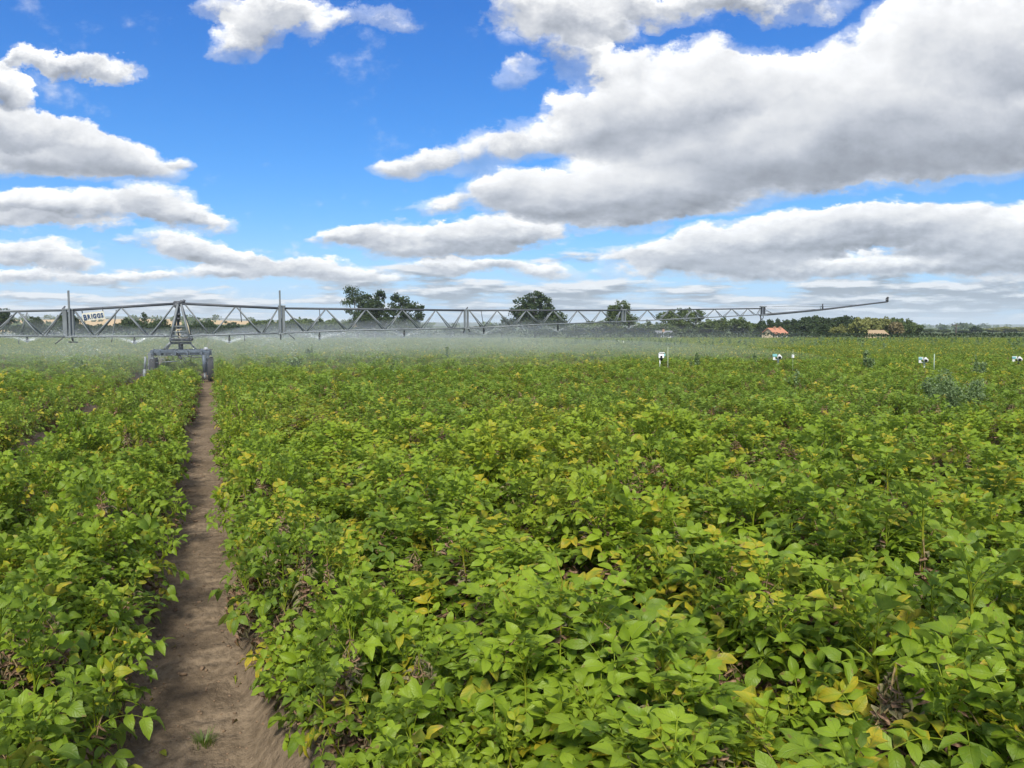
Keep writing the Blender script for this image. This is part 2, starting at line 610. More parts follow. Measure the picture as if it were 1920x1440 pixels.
def leaflet(S, rg, base, d, up, L, W, lod, tint, droop=0.35, shrivel=False):
    """one leaflet: base point, direction d, face normal up"""
    d = nrm(d)
    side = nrm(np.cross(d, up))
    up = nrm(np.cross(side, d))
    if lod == 0:
        nt, ns = 5, 5
    elif lod == 1:
        nt, ns = 3, 3
    else:
        nt, ns = 2, 3
    if lod == 2:
        p = np.array([base, base + d * L * 0.5 + side * W * 0.5 + up * W * .12, base + d * L - up * L * droop * .6,
                      base + d * L * 0.5 - side * W * 0.5 + up * W * .12])
        S.add(p, q=[[0, 1, 2, 3]], uv=np.array([[.5, 0], [1, .5], [.5, 1], [0, .5]]), c=tint)
        return
    t = np.linspace(0, 1, nt)
    s = np.linspace(-1, 1, ns)
    T, Sg = np.meshgrid(t, s, indexing='ij')
    prof = np.sin(np.pi * T ** 0.84) ** 0.60
    prof = np.where(T > 0.999, 0.02, np.where(T < 0.001, 0.05, prof))
    fold = rg.uniform(-0.15, 0.60)
    wav = rg.uniform(0.03, 0.18)
    if shrivel:
        W = W * (0.62 if lod == 0 else 0.9)
        fold = 1.8 if lod == 0 else 1.0
        wav = .35
        droop = droop + rg.uniform(0.3, 1.2)
    ph = rg.uniform(0, 6.28)
    x = Sg * prof * W * 0.5
    zz = np.abs(Sg) ** 1.4 * prof * W * 0.5 * fold + wav * W * np.sin(T * 9 + ph + Sg * 2) * np.abs(Sg)
    tw = rg.uniform(-.35, .35) * T
    zz = zz + x * tw
    al = T * L
    dr = -droop * L * T ** 2 * 0.75 + 0.10 * L * np.sin(np.pi * T)
    al = al * (1 - 0.18 * droop * T)
    P = base + d * al[..., None] + side * x[..., None] + up * (zz + dr)[..., None]
    i = np.arange(nt * ns).reshape(nt, ns)
    q = np.stack([i[:-1, :-1].ravel(), i[:-1, 1:].ravel(), i[1:, 1:].ravel(), i[1:, :-1].ravel()], 1)
    uv = np.stack([(Sg * 0.5 + 0.5).ravel(), T.ravel()], 1)
    c = np.tile(np.asarray(tint, float), (nt * ns, 1))
    if tint[1] > 0.05:                           # yellowing starts at the margin and the tip
        c[:, 1] = np.clip(tint[1] * (0.55 + 0.9 * T.ravel() * np.abs(Sg.ravel()) + 0.3 * rg.standard_normal(nt * ns)), 0, 1)
    if tint[1] > .5 and rg.random() < .5:
        c[:, 2] = np.clip((T.ravel() - 0.75) * 4, 0, 1) * .9
    S.add(P.reshape(-1, 3), q=q, uv=uv, c=c)


def tube(S, pts, r0, r1, tint, n=4):
    pts = np.asarray(pts, float)
    m = len(pts)
    ring = []
    for i in range(m):
        a = nrm(pts[min(i + 1, m - 1)] - pts[max(i - 1, 0)])
        e = nrm(np.cross(a, [0.31, 0.77, 0.55]))
        f = np.cross(a, e)
        r = r0 + (r1 - r0) * i / (m - 1)
        for k in range(n):
            th = 2 * math.pi * k / n
            ring.append(pts[i] + (e * math.cos(th) + f * math.sin(th)) * r)
    q = []
    for i in range(m - 1):
        for k in range(n):
            q.append([i * n + k, i * n + (k + 1) % n, (i + 1) * n + (k + 1) % n, (i + 1) * n + k])
    S.add(np.array(ring), q=np.array(q), c=tint)


def compound(S, rg, base, out, L, lod, tint, rise=0.5, dead=False, stiff=1.0):
    """compound potato leaf: rachis with leaflet pairs and a larger terminal leaflet"""
    out = nrm(np.array([out[0], out[1], 0.0]))
    n = {0: 6, 1: 4, 2: 3}[lod]
    pts = []
    e = rise
    p = np.array(base, float)
    curve = rg.uniform(0.5, 1.5) * stiff
    if dead:
        e, curve = rg.uniform(-1.3, -0.4), 1.0
    for i in range(n + 1):
        pts.append(p.copy())
        ang = e - curve * (i / n)
        p = p + (out * math.cos(ang) + np.array([0, 0, math.sin(ang)])) * L / n
    pts = np.array(pts)
    if lod < 2:
        tube(S, pts, 0.0028, 0.0012, (0.75, 0.12, 0.85 if dead else 0.0), 3)
    pairs = {0: 3, 1: 3, 2: 1}[lod]
    kk = {0: 1.0, 1: 1.0, 2: 1.5}[lod]
    roll = rg.normal(0, 0.50)
    jit = lambda: (float(np.clip(tint[0] + rg.normal(0, .13), 0, 1)), tint[1], tint[2])
    for j in range(pairs):
        f = 0.38 + 0.56 * (j / max(pairs - 1, 1)) if pairs > 1 else 0.7
        q = f * n
        a = pts[min(int(q), n - 1)] * (1 - q % 1) + pts[min(int(q) + 1, n)] * (q % 1) if int(q) < n else pts[n]
        dirv = nrm(pts[min(int(q) + 1, n)] - pts[max(int(q) - 1, 0)])
        sd = nrm(np.cross(dirv, [0, 0, 1]))
        upv = np.cross(sd, dirv)
        sd, upv = sd * math.cos(roll) + upv * math.sin(roll), upv * math.cos(roll) - sd * math.sin(roll)
        for sgn in (-1, 1):
            l = L * (0.24 + 0.085 * j) * rg.uniform(0.85, 1.15) * kk
            dd = dirv * rg.uniform(0.25, 0.65) + sd * sgn + upv * rg.uniform(-0.15, 0.30)
            leaflet(S, rg, a, dd, upv + sd * sgn * rg.uniform(-.6, .4), l, l * rg.uniform(0.46, 0.62), lod, jit(), rg.uniform(0.15, 0.6), dead)
    l = L * 0.40 * rg.uniform(0.9, 1.15) * kk
    dirv = nrm(pts[-1] - pts[-2])
    sd = nrm(np.cross(dirv, [0, 0, 1]))
    leaflet(S, rg, pts[-1], dirv, np.cross(sd, dirv) + sd * roll, l, l * rg.uniform(0.50, 0.66), lod, jit(), rg.uniform(0.1, 0.5), dead)


def plant(name, seed, lod, m, lean=0.0, n_stem=7):
    rg = np.random.default_rng(seed)
    S = Soup()
    sick = rg.random() < 0.42
    for s in range(n_stem):
        az = 2 * math.pi * (s + rg.uniform(-.3, .3)) / n_stem + seed
        r = rg.uniform(0.05, 0.34)
        H = (0.46 - 0.30 * (r / 0.34) ** 1.6) * rg.uniform(0.85, 1.18)
        o = np.array([math.cos(az), math.sin(az), 0.0])
        b0 = o * rg.uniform(0.02, 0.08) + np.array([lean * 0.1, 0, -0.03])
        tip = o * r + np.array([lean * rg.uniform(0.5, 1.0), 0, H])
        mid = (b0 + tip) * 0.5 + o * rg.uniform(0.02, 0.07) + np.array([0, 0, -0.02])
        ts = np.linspace(0, 1, 7)[:, None]
        curve = (1 - ts) ** 2 * b0 + 2 * ts * (1 - ts) * mid + ts ** 2 * tip
        if lod < 2:
            tube(S, curve, 0.006, 0.0035, (0.6, 0.10 if rg.random() < .6 else .4, 0.0), 4)
        nl = {0: 20, 1: 16, 2: 11}[lod]
        dead_stem = rg.random() < ((0.30 if sick else 0.10) if lod == 0 else (0.46 if sick else 0.18))
        a0 = rg.uniform(0, 6.28)
        for i in range(nl):
            f = 0.26 + 0.74 * ((i + 1) / nl) ** 0.62
            c = (1 - f) ** 2 * b0 + 2 * f * (1 - f) * mid + f ** 2 * tip
            a = a0 + i * 2.4
            out = np.array([math.cos(a), math.sin(a), 0]) + o * 0.25
            L = (0.092 + 0.067 * math.sin(math.pi * min(f * 0.85, 1))) * rg.uniform(0.85, 1.2)
            if f > .9: L *= 0.8
            age = np.clip((f - 0.35) * 1.15 + rg.uniform(-0.18, 0.22), 0, 1)
            u = rg.random()
            low = 1.0 - f
            dead = u < (0.17 if lod == 0 else 0.23) + 0.26 * low * low * (2 if sick else 1) or dead_stem and rg.random() < .88
            yel = 0.0
            if not dead and rg.random() < 0.10 + 0.12 * low + (0.14 if sick else 0): yel = rg.uniform(0.3, 1.0)
            compound(S, rg, c, out, L, lod, (age, yel, 1.0 if dead else 0.0), rise=(rg.uniform(0.15, 0.8) if f < .8 else rg.uniform(0.85, 1.50)), dead=dead, stiff=.55 if f > .8 else 1.0)
        if lod < 2 and rg.random() < 0.06:                        # a bare withered stalk standing above the leaves
            tube(S, [tip, tip + np.array([.01, .02, .08]), tip + o * .03 + np.array([0, 0, .15])], .003, .0015, (.8, .55, .25), 3)
    me = S.mesh(name, m, smooth=lod < 2)
    return bpy.data.objects.new(name, me)


def instancer_group():
    ng = bpy.data.node_groups.new('plant_scatter', 'GeometryNodeTree')
    ng.interface.new_socket('Geometry', in_out='INPUT', socket_type='NodeSocketGeometry')
    ng.interface.new_socket('Plants', in_out='INPUT', socket_type='NodeSocketCollection')
    ng.interface.new_socket('Geometry', in_out='OUTPUT', socket_type='NodeSocketGeometry')
    n = ng.nodes
    gi, go = n.new('NodeGroupInput'), n.new('NodeGroupOutput')
    ci = n.new('GeometryNodeCollectionInfo')
    ci.inputs['Separate Children'].default_value = True
    ci.inputs['Reset Children'].default_value = True
    iop = n.new('GeometryNodeInstanceOnPoints')
    iop.inputs['Pick Instance'].default_value = True

    def attr(nm, ty):
        a = n.new('GeometryNodeInputNamedAttribute')
        a.data_type = ty
        a.inputs['Name'].default_value = nm
        return [s for s in a.outputs if s.enabled and s.name == 'Attribute'][0]
    e2r = n.new('FunctionNodeEulerToRotation')
    L = ng.links.new
    L(gi.outputs[0], iop.inputs['Points'])
    L(gi.outputs[1], ci.inputs[0])
    L(ci.outputs[0], iop.inputs['Instance'])
    L(attr('idx', 'INT'), iop.inputs['Instance Index'])
    L(attr('rot', 'FLOAT_VECTOR'), e2r.inputs[0])
    L(e2r.outputs[0], iop.inputs['Rotation'])
    L(attr('scl', 'FLOAT_VECTOR'), iop.inputs['Scale'])
    L(iop.outputs[0], go.inputs[0])
    return ng


SCATTER = instancer_group()


def scatter(name, pts, rot, scl, idx, coll):
    me = bpy.data.meshes.new(name)
    me.vertices.add(len(pts))
    me.vertices.foreach_set('co', np.asarray(pts, np.float32).ravel())
    a = me.attributes.new('rot', 'FLOAT_VECTOR', 'POINT'); a.data.foreach_set('vector', np.asarray(rot, np.float32).ravel())
    a = me.attributes.new('scl', 'FLOAT_VECTOR', 'POINT'); a.data.foreach_set('vector', np.asarray(scl, np.float32).ravel())
    a = me.attributes.new('idx', 'INT', 'POINT'); a.data.foreach_set('value', np.asarray(idx, np.int32))
    o = link(name, me)
    md = o.modifiers.new('scatter', 'NODES')
    md.node_group = SCATTER
    for it in SCATTER.interface.items_tree:
        if it.name == 'Plants':
            md[it.identifier] = coll
    return o


def build_crop():
    rg = np.random.default_rng(5)
    colls, NV = [], (16, 10, 8)
    for lod in range(3):
        c = bpy.data.collections.new('crop_plants_%d' % lod)
        for i in range(NV[lod]):
            c.objects.link(plant('potato_plant_%d_%02d' % (lod, i), 100 * lod + i + 1, lod, (LEAF_NEAR, LEAF_MID, LEAF_FAR)[lod]))
        colls.append(c)
    kmin, kmax = int(-95 / ROW), int(150 / ROW)
    P = []
    for k in range(kmin, kmax):
        xc = TRACK_X + (k + 0.5) * ROW
        ys = np.arange(-1.5, 135, 0.27)
        x = xc + rg.normal(0, 0.05, len(ys))
        y = ys + rg.uniform(-.09, .09, len(ys))
        # rows beside a wheel track lean away from it
        away = {0: .06, -1: -.07, -2: .12, -3: -.19}.get(k, 0.0)
        x = x + away + {0: .15, -1: -.08}.get(k, 0.0) * np.clip((4.0 - ys) / 1.5, 0, 1)
        P.append(np.stack([x, y, np.full(len(ys), k), x * 0], 1))
        # foliage also closes the narrow furrows between rows, but not the wheel tracks
        if k not in (0, -2):
            yf = np.arange(-1.4, 135, 0.36)
            P.append(np.stack([xc - ROW / 2 + rg.normal(0, .06, len(yf)), yf + rg.uniform(-.1, .1, len(yf)), np.full(len(yf), k), np.ones(len(yf))], 1))
    P = np.concatenate(P)
    D = P[:, 0] * FWD.x + P[:, 1] * FWD.y
    S = P[:, 0] * RGT.x + P[:, 1] * RGT.y
    keep = (D > -1.2) & (D < FIELD_END) & (np.abs(S) < D * 0.78 + 3.0)
    far = D > 45                                    # far plants stand bigger and sparser
    keep &= ~(far & (rg.random(len(P)) > 0.55))
    # keep the camera's own spot clear
    keep &= ~((np.hypot(P[:, 0], P[:, 1]) < 0.55))
    P, D, S = P[keep], D[keep], S[keep]
    far = D > 45
    n = len(P)
    z = np.where(D < 60, soil_h(P[:, 0], P[:, 1]), 0.11) - 0.02
    tall = 0.52 + 0.96 * fbm(P[:, 0] * 1.1, P[:, 1] * 0.9, 3, 21) + rg.normal(0, .06, n)
    tall = tall * np.interp(D, [0, 3, 6, 14, 25, 60], [1.28, 1.22, 1.08, .90, .78, .74])
    # plants on the shoulder of a wheel track are kept short by the wheels
    wide = np.where(P[:, 2] == 0, 0.80, np.where(P[:, 2] == -1, 0.90, np.where(np.isin(P[:, 2], (-2, -3)), .86, 1.18))) * rg.uniform(.92, 1.1, n)
    wide = np.where(far, wide * 1.4, wide) * np.interp(D, [0, 4, 10], [1.12, 1.08, 1.0])
    wide = np.where(P[:, 3] > 0, wide * .85, wide)
    tall = np.where(P[:, 3] > 0, tall * .80, tall)
    scl = np.stack([wide, wide, tall], 1)
    rot = np.stack([rg.normal(0, .10, n), rg.normal(0, .10, n), rg.uniform(0, 6.28, n)], 1)
    lod = np.where(D < 9.5, 0, np.where(D < 34, 1, 2))
    zone = np.where(P[:, 2] >= 0, 0, np.where(P[:, 2] >= -2, 1, 2))
    names = (('potato_crop', 'broad block of green and yellowing potato foliage on the right of the bare wheel track'),
             ('potato_crop', 'narrow bed of potato foliage between the bare wheel track and the shaded furrow'),
             ('potato_crop', 'potato foliage beyond the shaded furrow at the far left of the field'))
    LB = ('close to the camera', 'in the middle distance', 'far away under the hedges')
    for zi in range(3):
        for l in range(3):
            s = (zone == zi) & (lod == l)
            if not s.any(): continue
            o = scatter(names[zi][0], np.stack([P[s, 0], P[s, 1], z[s]], 1), rot[s], scl[s], rg.integers(0, NV[l], s.sum()), colls[l])
            tag(o, names[zi][1] + ', ' + LB[l], 'crop', kind='stuff')
    print('crop plants', n, [(lod == i).sum() for i in range(3)])


build_crop()

# ------------------------------------------------------------------ trees, hedges, far woods
def leaf_mat(name, dark, light, trans=0.22):
    m, N, b = mat(name)
    at = N.node('ShaderNodeAttribute', attribute_name='tint')
    a = N.sep(X(N, at.outputs['Color']))[0]
    tc = N.node('ShaderNodeTexCoord')
    n = N.noise(tc.outputs['Object'], 0.5, 4.0, 0.6)
    c = N.mix(N.ramp(a + (n - 0.5) * 0.6, 0.0, 1.0, 0.0, 1.0, 'LINEAR'), dark, light)
    N.put(b.inputs['Base Color'], c)
    b.inputs['Roughness'].default_value = 0.6
    b.inputs['Specular IOR Level'].default_value = 0.25
    tr = N.node('ShaderNodeBsdfTranslucent')
    N.put(tr.inputs[0], N.v('MULTIPLY', c, (1.3, 1.3, 0.7)))
    mx = N.node('ShaderNodeMixShader')
    mx.inputs[0].default_value = trans
    out = [q for q in N.t.nodes if q.type == 'OUTPUT_MATERIAL'][0]
    N.t.links.new(b.outputs[0], mx.inputs[1])
    N.t.links.new(tr.outputs[0], mx.inputs[2])
    N.t.links.new(mx.outputs[0], out.inputs['Surface'])
    return m


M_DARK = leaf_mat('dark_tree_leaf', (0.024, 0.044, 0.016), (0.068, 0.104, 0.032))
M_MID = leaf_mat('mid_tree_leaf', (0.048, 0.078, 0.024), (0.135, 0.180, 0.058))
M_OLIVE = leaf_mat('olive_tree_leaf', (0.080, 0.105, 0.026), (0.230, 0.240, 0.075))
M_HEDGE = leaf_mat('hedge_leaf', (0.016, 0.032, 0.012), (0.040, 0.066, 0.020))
M_TAN = leaf_mat('tan_tree_leaf', (0.12, 0.10, 0.045), (0.24, 0.20, 0.10))
M_WEED = leaf_mat('weed_leaf', (0.100, 0.160, 0.070), (0.225, 0.300, 0.135), 0.25)
M_BARK = simple('bark', (0.085, 0.070, 0.055), 0.9, var=0.3, scale=2.0, bump=0.4)


def leaf_quads(rg, cen, size, flat=0.0):
    """one small folded leaf spray per centre"""
    n = len(cen)
    a = rg.standard_normal((n, 3))
    a[:, 2] *= (1 - flat)
    a /= np.linalg.norm(a, axis=1, keepdims=True)
    b = rg.standard_normal((n, 3))
    b -= a * (a * b).sum(1, keepdims=True)
    b /= np.linalg.norm(b, axis=1, keepdims=True)
    s = (size * rg.uniform(0.6, 1.35, n))[:, None]
    w = rg.uniform(0.30, 0.55, n)[:, None]
    nn = np.cross(a, b)
    v = np.stack([cen - a * s * .5, cen + b * s * w + nn * s * .12, cen + a * s * .5, cen - b * s * w + nn * s * .12], 1)
    return v.reshape(-1, 3), np.arange(4 * n).reshape(n, 4)


def crown_mesh(name, rg, lobes, leaf, n_leaf, m, clump=0.55, gap=0.25, tint0=0.5):
    """lobes: (x, y, z, rx, rz). Leaf sprays in clumps spread over and inside the lobes."""
    vol = np.array([l[3] * l[3] * l[4] for l in lobes]) ** 0.75
    n_cl = max(8, n_leaf // 34)
    pick = rg.choice(len(lobes), n_cl, p=vol / vol.sum())
    L = np.array(lobes)[pick]
    d = rg.standard_normal((n_cl, 3))
    d /= np.linalg.norm(d, axis=1, keepdims=True)
    r = rg.uniform(0.30, 1.0, n_cl) ** 0.45
    c = L[:, :3] + d * r[:, None] * np.stack([L[:, 3], L[:, 3], L[:, 4]], 1)
    keep = rg.random(n_cl) > gap * (r > .8)
    c = c[keep]
    per = n_leaf // len(c)
    cr = clump * rg.uniform(0.6, 1.3, len(c))
    off = rg.standard_normal((len(c), per, 3))
    off /= (np.linalg.norm(off, axis=2, keepdims=True) + 1e-6)
    off *= (rg.random((len(c), per, 1)) ** 0.45) * cr[:, None, None]
    off[..., 2] *= 0.75
    cen = (c[:, None, :] + off).reshape(-1, 3)
    v, f = leaf_quads(rg, cen, leaf)
    t = np.clip(tint0 + rg.normal(0, 0.22, len(c)), 0, 1)
    t = np.repeat(t, per * 4)
    t = np.clip(t + rg.normal(0, .06, len(t)), 0, 1)
    return mesh_np(name, v, [f], False, None, np.stack([t, t * 0, t * 0], 1), (m,))


def trunk_mesh(name, rg, H, r, lobes, m=M_BARK):
    S = Soup()
    top = np.array([rg.normal(0, .04) * H, rg.normal(0, .04) * H, H * 0.62])
    pts = [np.array([0, 0, -0.2]), np.array([0.02 * H, 0, H * 0.2]), top * 0.6 + np.array([0.01 * H, 0, 0.03]), top]
    tube(S, pts, r, r * 0.45, (0.5, 0, 0), 8)
    for i, l in enumerate(sorted(lobes, key=lambda q: -q[3])[:9]):
        st = np.array(pts[1]) * (1 - i / 14) + top * (i / 14)
        e = np.array(l[:3])
        md = (st + e) / 2 + np.array([0, 0, -0.06 * H])
        tube(S, [st, md, e, e + np.array([0, 0, l[4] * .5])], r * 0.42, r * 0.10, (0.5, 0, 0), 6)
    return S.mesh(name, m)


def make_tree(px, top, D, wpx, label, m, seed, base=0.12, lobes=None, leaf=0.30, n=3000, gap=0.3, cat='tree', name='broadleaf_tree', group=None, clump=0.55, trunk_r=None, tint0=.5):
    """a tree whose crown spans wpx photo pixels at distance D with its top at photo row top"""
    rg = np.random.default_rng(seed)
    pt = at_d(px, top, D)
    H = pt.z - base
    W = wpx / FPX * D / 2
    if lobes is None:
        lobes = []
        for i in range(9):
            a = 2 * math.pi * i / 9 + rg.uniform(-.3, .3)
            rr = rg.uniform(.35, .62)
            lobes.append((math.cos(a) * W * rr, math.sin(a) * W * rr, H * rg.uniform(.42, .74), W * rg.uniform(.30, .46), H * rg.uniform(.15, .22)))
        lobes.append((0, 0, H * .76, W * .52, H * .21))
        lobes.append((0, 0, H * .5, W * .6, H * .25))
    else:                                           # lobes given as fractions: x of W, z of H, r of W, rz of H
        lobes = [(a * W * RGT.x, a * W * RGT.y + rg.uniform(-.3, .3) * W * c, b * H, c * W, d * H) for a, b, c, d in lobes]
    t = empty(name, (pt.x, pt.y, base))
    tag(t, label, cat, group)
    link('crown', crown_mesh('crown', rg, lobes, leaf, n, m, clump, gap, tint0), t)
    link('trunk', trunk_mesh('trunk', rg, H, trunk_r or max(0.12, H * 0.028), lobes), t)
    return t


def copy_thing(t, loc, rz, s, label=None, group=None):
    c = t.copy()
    COL.objects.link(c)
    c.location = loc
    c.rotation_euler = (0, 0, rz)
    c.scale = s
    if label: c['label'] = label
    if group: c['group'] = group
    for ch in list(t.children):
        d = ch.copy()
        COL.objects.link(d)
        d.parent = c
    return c


DT = 150.0
# the airy clump left of the middle
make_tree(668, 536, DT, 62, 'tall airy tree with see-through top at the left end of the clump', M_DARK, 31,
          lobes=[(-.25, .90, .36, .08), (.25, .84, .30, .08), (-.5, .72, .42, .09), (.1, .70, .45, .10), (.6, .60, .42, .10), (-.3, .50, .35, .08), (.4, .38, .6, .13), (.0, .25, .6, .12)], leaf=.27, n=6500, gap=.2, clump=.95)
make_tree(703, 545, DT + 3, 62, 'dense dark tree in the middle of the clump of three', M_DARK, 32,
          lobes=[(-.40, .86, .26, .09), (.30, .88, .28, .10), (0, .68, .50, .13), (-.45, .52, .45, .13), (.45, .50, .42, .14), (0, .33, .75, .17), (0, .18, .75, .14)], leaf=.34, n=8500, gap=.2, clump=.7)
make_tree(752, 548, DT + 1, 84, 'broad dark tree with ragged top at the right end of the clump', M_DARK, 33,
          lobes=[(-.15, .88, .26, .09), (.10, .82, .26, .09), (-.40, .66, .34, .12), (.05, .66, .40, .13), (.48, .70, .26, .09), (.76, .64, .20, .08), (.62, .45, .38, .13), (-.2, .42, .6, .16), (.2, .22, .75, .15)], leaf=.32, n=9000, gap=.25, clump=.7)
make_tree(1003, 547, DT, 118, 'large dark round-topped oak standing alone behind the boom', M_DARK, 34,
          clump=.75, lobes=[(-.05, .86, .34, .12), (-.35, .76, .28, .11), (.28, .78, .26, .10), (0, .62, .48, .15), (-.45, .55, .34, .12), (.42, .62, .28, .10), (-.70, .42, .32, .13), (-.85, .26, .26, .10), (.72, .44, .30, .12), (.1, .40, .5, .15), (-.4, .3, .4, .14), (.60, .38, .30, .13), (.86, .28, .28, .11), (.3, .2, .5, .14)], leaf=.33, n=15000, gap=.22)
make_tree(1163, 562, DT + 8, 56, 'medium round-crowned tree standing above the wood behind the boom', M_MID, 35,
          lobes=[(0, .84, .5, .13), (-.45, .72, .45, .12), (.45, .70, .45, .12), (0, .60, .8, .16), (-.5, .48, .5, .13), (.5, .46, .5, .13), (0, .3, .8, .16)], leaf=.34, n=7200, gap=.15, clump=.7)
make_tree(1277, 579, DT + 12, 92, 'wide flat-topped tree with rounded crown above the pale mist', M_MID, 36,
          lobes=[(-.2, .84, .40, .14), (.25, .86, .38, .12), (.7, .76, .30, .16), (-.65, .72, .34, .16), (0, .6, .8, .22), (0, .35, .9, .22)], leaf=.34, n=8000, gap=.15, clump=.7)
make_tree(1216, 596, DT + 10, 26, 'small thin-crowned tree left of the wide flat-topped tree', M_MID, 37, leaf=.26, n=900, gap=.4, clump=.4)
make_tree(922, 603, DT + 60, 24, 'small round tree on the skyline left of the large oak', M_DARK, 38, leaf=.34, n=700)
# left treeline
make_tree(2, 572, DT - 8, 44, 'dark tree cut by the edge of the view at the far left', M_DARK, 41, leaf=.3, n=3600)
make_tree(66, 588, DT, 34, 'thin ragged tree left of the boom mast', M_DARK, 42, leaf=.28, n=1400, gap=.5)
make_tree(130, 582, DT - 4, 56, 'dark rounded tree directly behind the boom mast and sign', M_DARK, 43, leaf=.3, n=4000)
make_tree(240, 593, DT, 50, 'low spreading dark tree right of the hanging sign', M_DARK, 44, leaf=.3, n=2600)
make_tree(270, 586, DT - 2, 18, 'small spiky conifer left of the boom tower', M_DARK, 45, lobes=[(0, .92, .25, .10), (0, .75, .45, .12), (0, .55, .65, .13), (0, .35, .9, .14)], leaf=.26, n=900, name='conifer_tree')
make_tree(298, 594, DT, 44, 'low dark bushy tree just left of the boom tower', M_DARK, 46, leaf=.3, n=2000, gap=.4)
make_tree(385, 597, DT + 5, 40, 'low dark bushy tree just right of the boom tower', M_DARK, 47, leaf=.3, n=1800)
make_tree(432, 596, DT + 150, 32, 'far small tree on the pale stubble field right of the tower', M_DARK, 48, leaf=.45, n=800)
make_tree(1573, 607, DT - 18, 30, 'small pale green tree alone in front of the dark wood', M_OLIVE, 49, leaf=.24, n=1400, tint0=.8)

# a wood or tree row = copies of a few trees, each its own thing
PROTO = {}


def proto(kind):
    """first of each kind is built where it stands, later ones are copies"""
    return PROTO.get(kind)


def row_tree(px, top, D, wpx, kind, seed, label, group, base=0.12):
    mm = {'dark': M_DARK, 'mid': M_MID, 'olive': M_OLIVE, 'tan': M_TAN, 'spiky': M_DARK}[kind]
    key = (kind, seed % 3)
    pt = at_d(px, top, D)
    H, W = pt.z - base, wpx / FPX * D / 2
    if key not in PROTO:
        lob = [(0, .90, .30, .08), (0, .75, .5, .11), (0, .58, .7, .12), (0, .40, .85, .13), (0, .22, .9, .12)] if kind == 'spiky' else None
        t = make_tree(px, top, D, wpx, label, mm, 60 + seed, base, lob, leaf=.36, n=4200, group=group, clump=.6, gap=.15,
                      tint0=.75 if kind == 'olive' else .5, name='conifer_tree' if kind == 'spiky' else 'broadleaf_tree')
        PROTO[key] = (t, H, W)
        return t
    t, h0, w0 = PROTO[key]
    sx, sz = W / w0, H / h0
    return copy_thing(t, (pt.x, pt.y, base), seed * 1.7, (sx, sx, sz), label, group)


def tree_row(items, D, kind, label, group, w=44, seed=0, jd=10):
    for i, (px, top) in enumerate(items):
        row_tree(px, top, D + ((i * 37) % 7 - 3) * jd / 3, w * (0.85 + 0.3 * ((i * 53) % 10) / 10), kind, seed + i, label, group)


tree_row([(478, 600), (502, 597), (528, 599), (552, 598), (575, 596), (598, 598), (622, 599), (645, 602)], 185, 'mid',
         'rounded mid green tree in the row between tower and airy clump', 'rounded trees in the row left of the airy clump', 36, 0)
tree_row([(1085, 607), (1118, 601), (1145, 598), (1190, 606), (1240, 606), (1285, 602), (1325, 601)], 165, 'mid',
         'misty green tree in the wood behind the spray', 'misty trees of the wood behind the spray', 62, 3)
tree_row([(1352, 596), (1386, 596), (1412, 604)], 172, 'mid', 'paler green full-crowned tree behind the boom end hinge', 'pale trees behind the boom end', 48, 8)
tree_row([(1428, 602), (1444, 601), (1459, 600), (1474, 601), (1489, 600), (1500, 601)], 182, 'spiky',
         'pointed dark conifer behind the red-roofed house', 'conifers behind the red-roofed house', 24, 0)
tree_row([(1512, 593), (1530, 592), (1552, 597), (1570, 594), (1586, 592), (1602, 594)], 168, 'dark',
         'tall dark tree in the wood right of the house', 'dark trees of the wood right of the house', 40, 5)
tree_row([(1540, 606), (1552, 610)], 150, 'dark', 'lower dark tree at the front of the wood right of the house', 'front trees of the wood right of the house', 36, 2)
tree_row([(1612, 598), (1632, 594), (1656, 596), (1672, 600)], 140, 'olive',
         'sunlit olive green tree in the bright copse', 'sunlit trees of the bright copse', 46, 0)
tree_row([(1685, 594), (1702, 599), (1712, 606)], 144, 'mid',
         'greener tree at the right end of the bright copse', 'greener trees of the bright copse', 36, 4)
tree_row([(1682, 604)], 134, 'tan', 'tan autumn-coloured tree in the bright copse', None, 22, 1)
tree_row([(1740, 616), (1770, 617), (1805, 618)], 330, 'mid', 'small distant tree beyond the hedge by the utility pole', 'distant trees by the utility pole', 34, 7)
tree_row([(1830, 611)], 300, 'dark', 'dark rounded distant tree right of the utility pole', None, 34, 1)
tree_row([(1862, 615), (1884, 613), (1906, 613), (1935, 615)], 360, 'olive', 'distant pale green tree near the end of the hedge', 'distant trees near the end of the hedge', 44, 5)
tree_row([(40, 609), (90, 610), (160, 609), (190, 608), (345, 609), (365, 608), (410, 609), (450, 610)], 165, 'dark',
         'low dark tree in the thick treeline behind the boom', 'low trees of the left treeline', 46, 1)
tree_row([(845, 613), (880, 612), (905, 610), (940, 611), (1065, 606)], 175, 'dark',
         'low misty dark tree behind the spray near the large oak', 'low misty trees near the large oak', 40, 4)


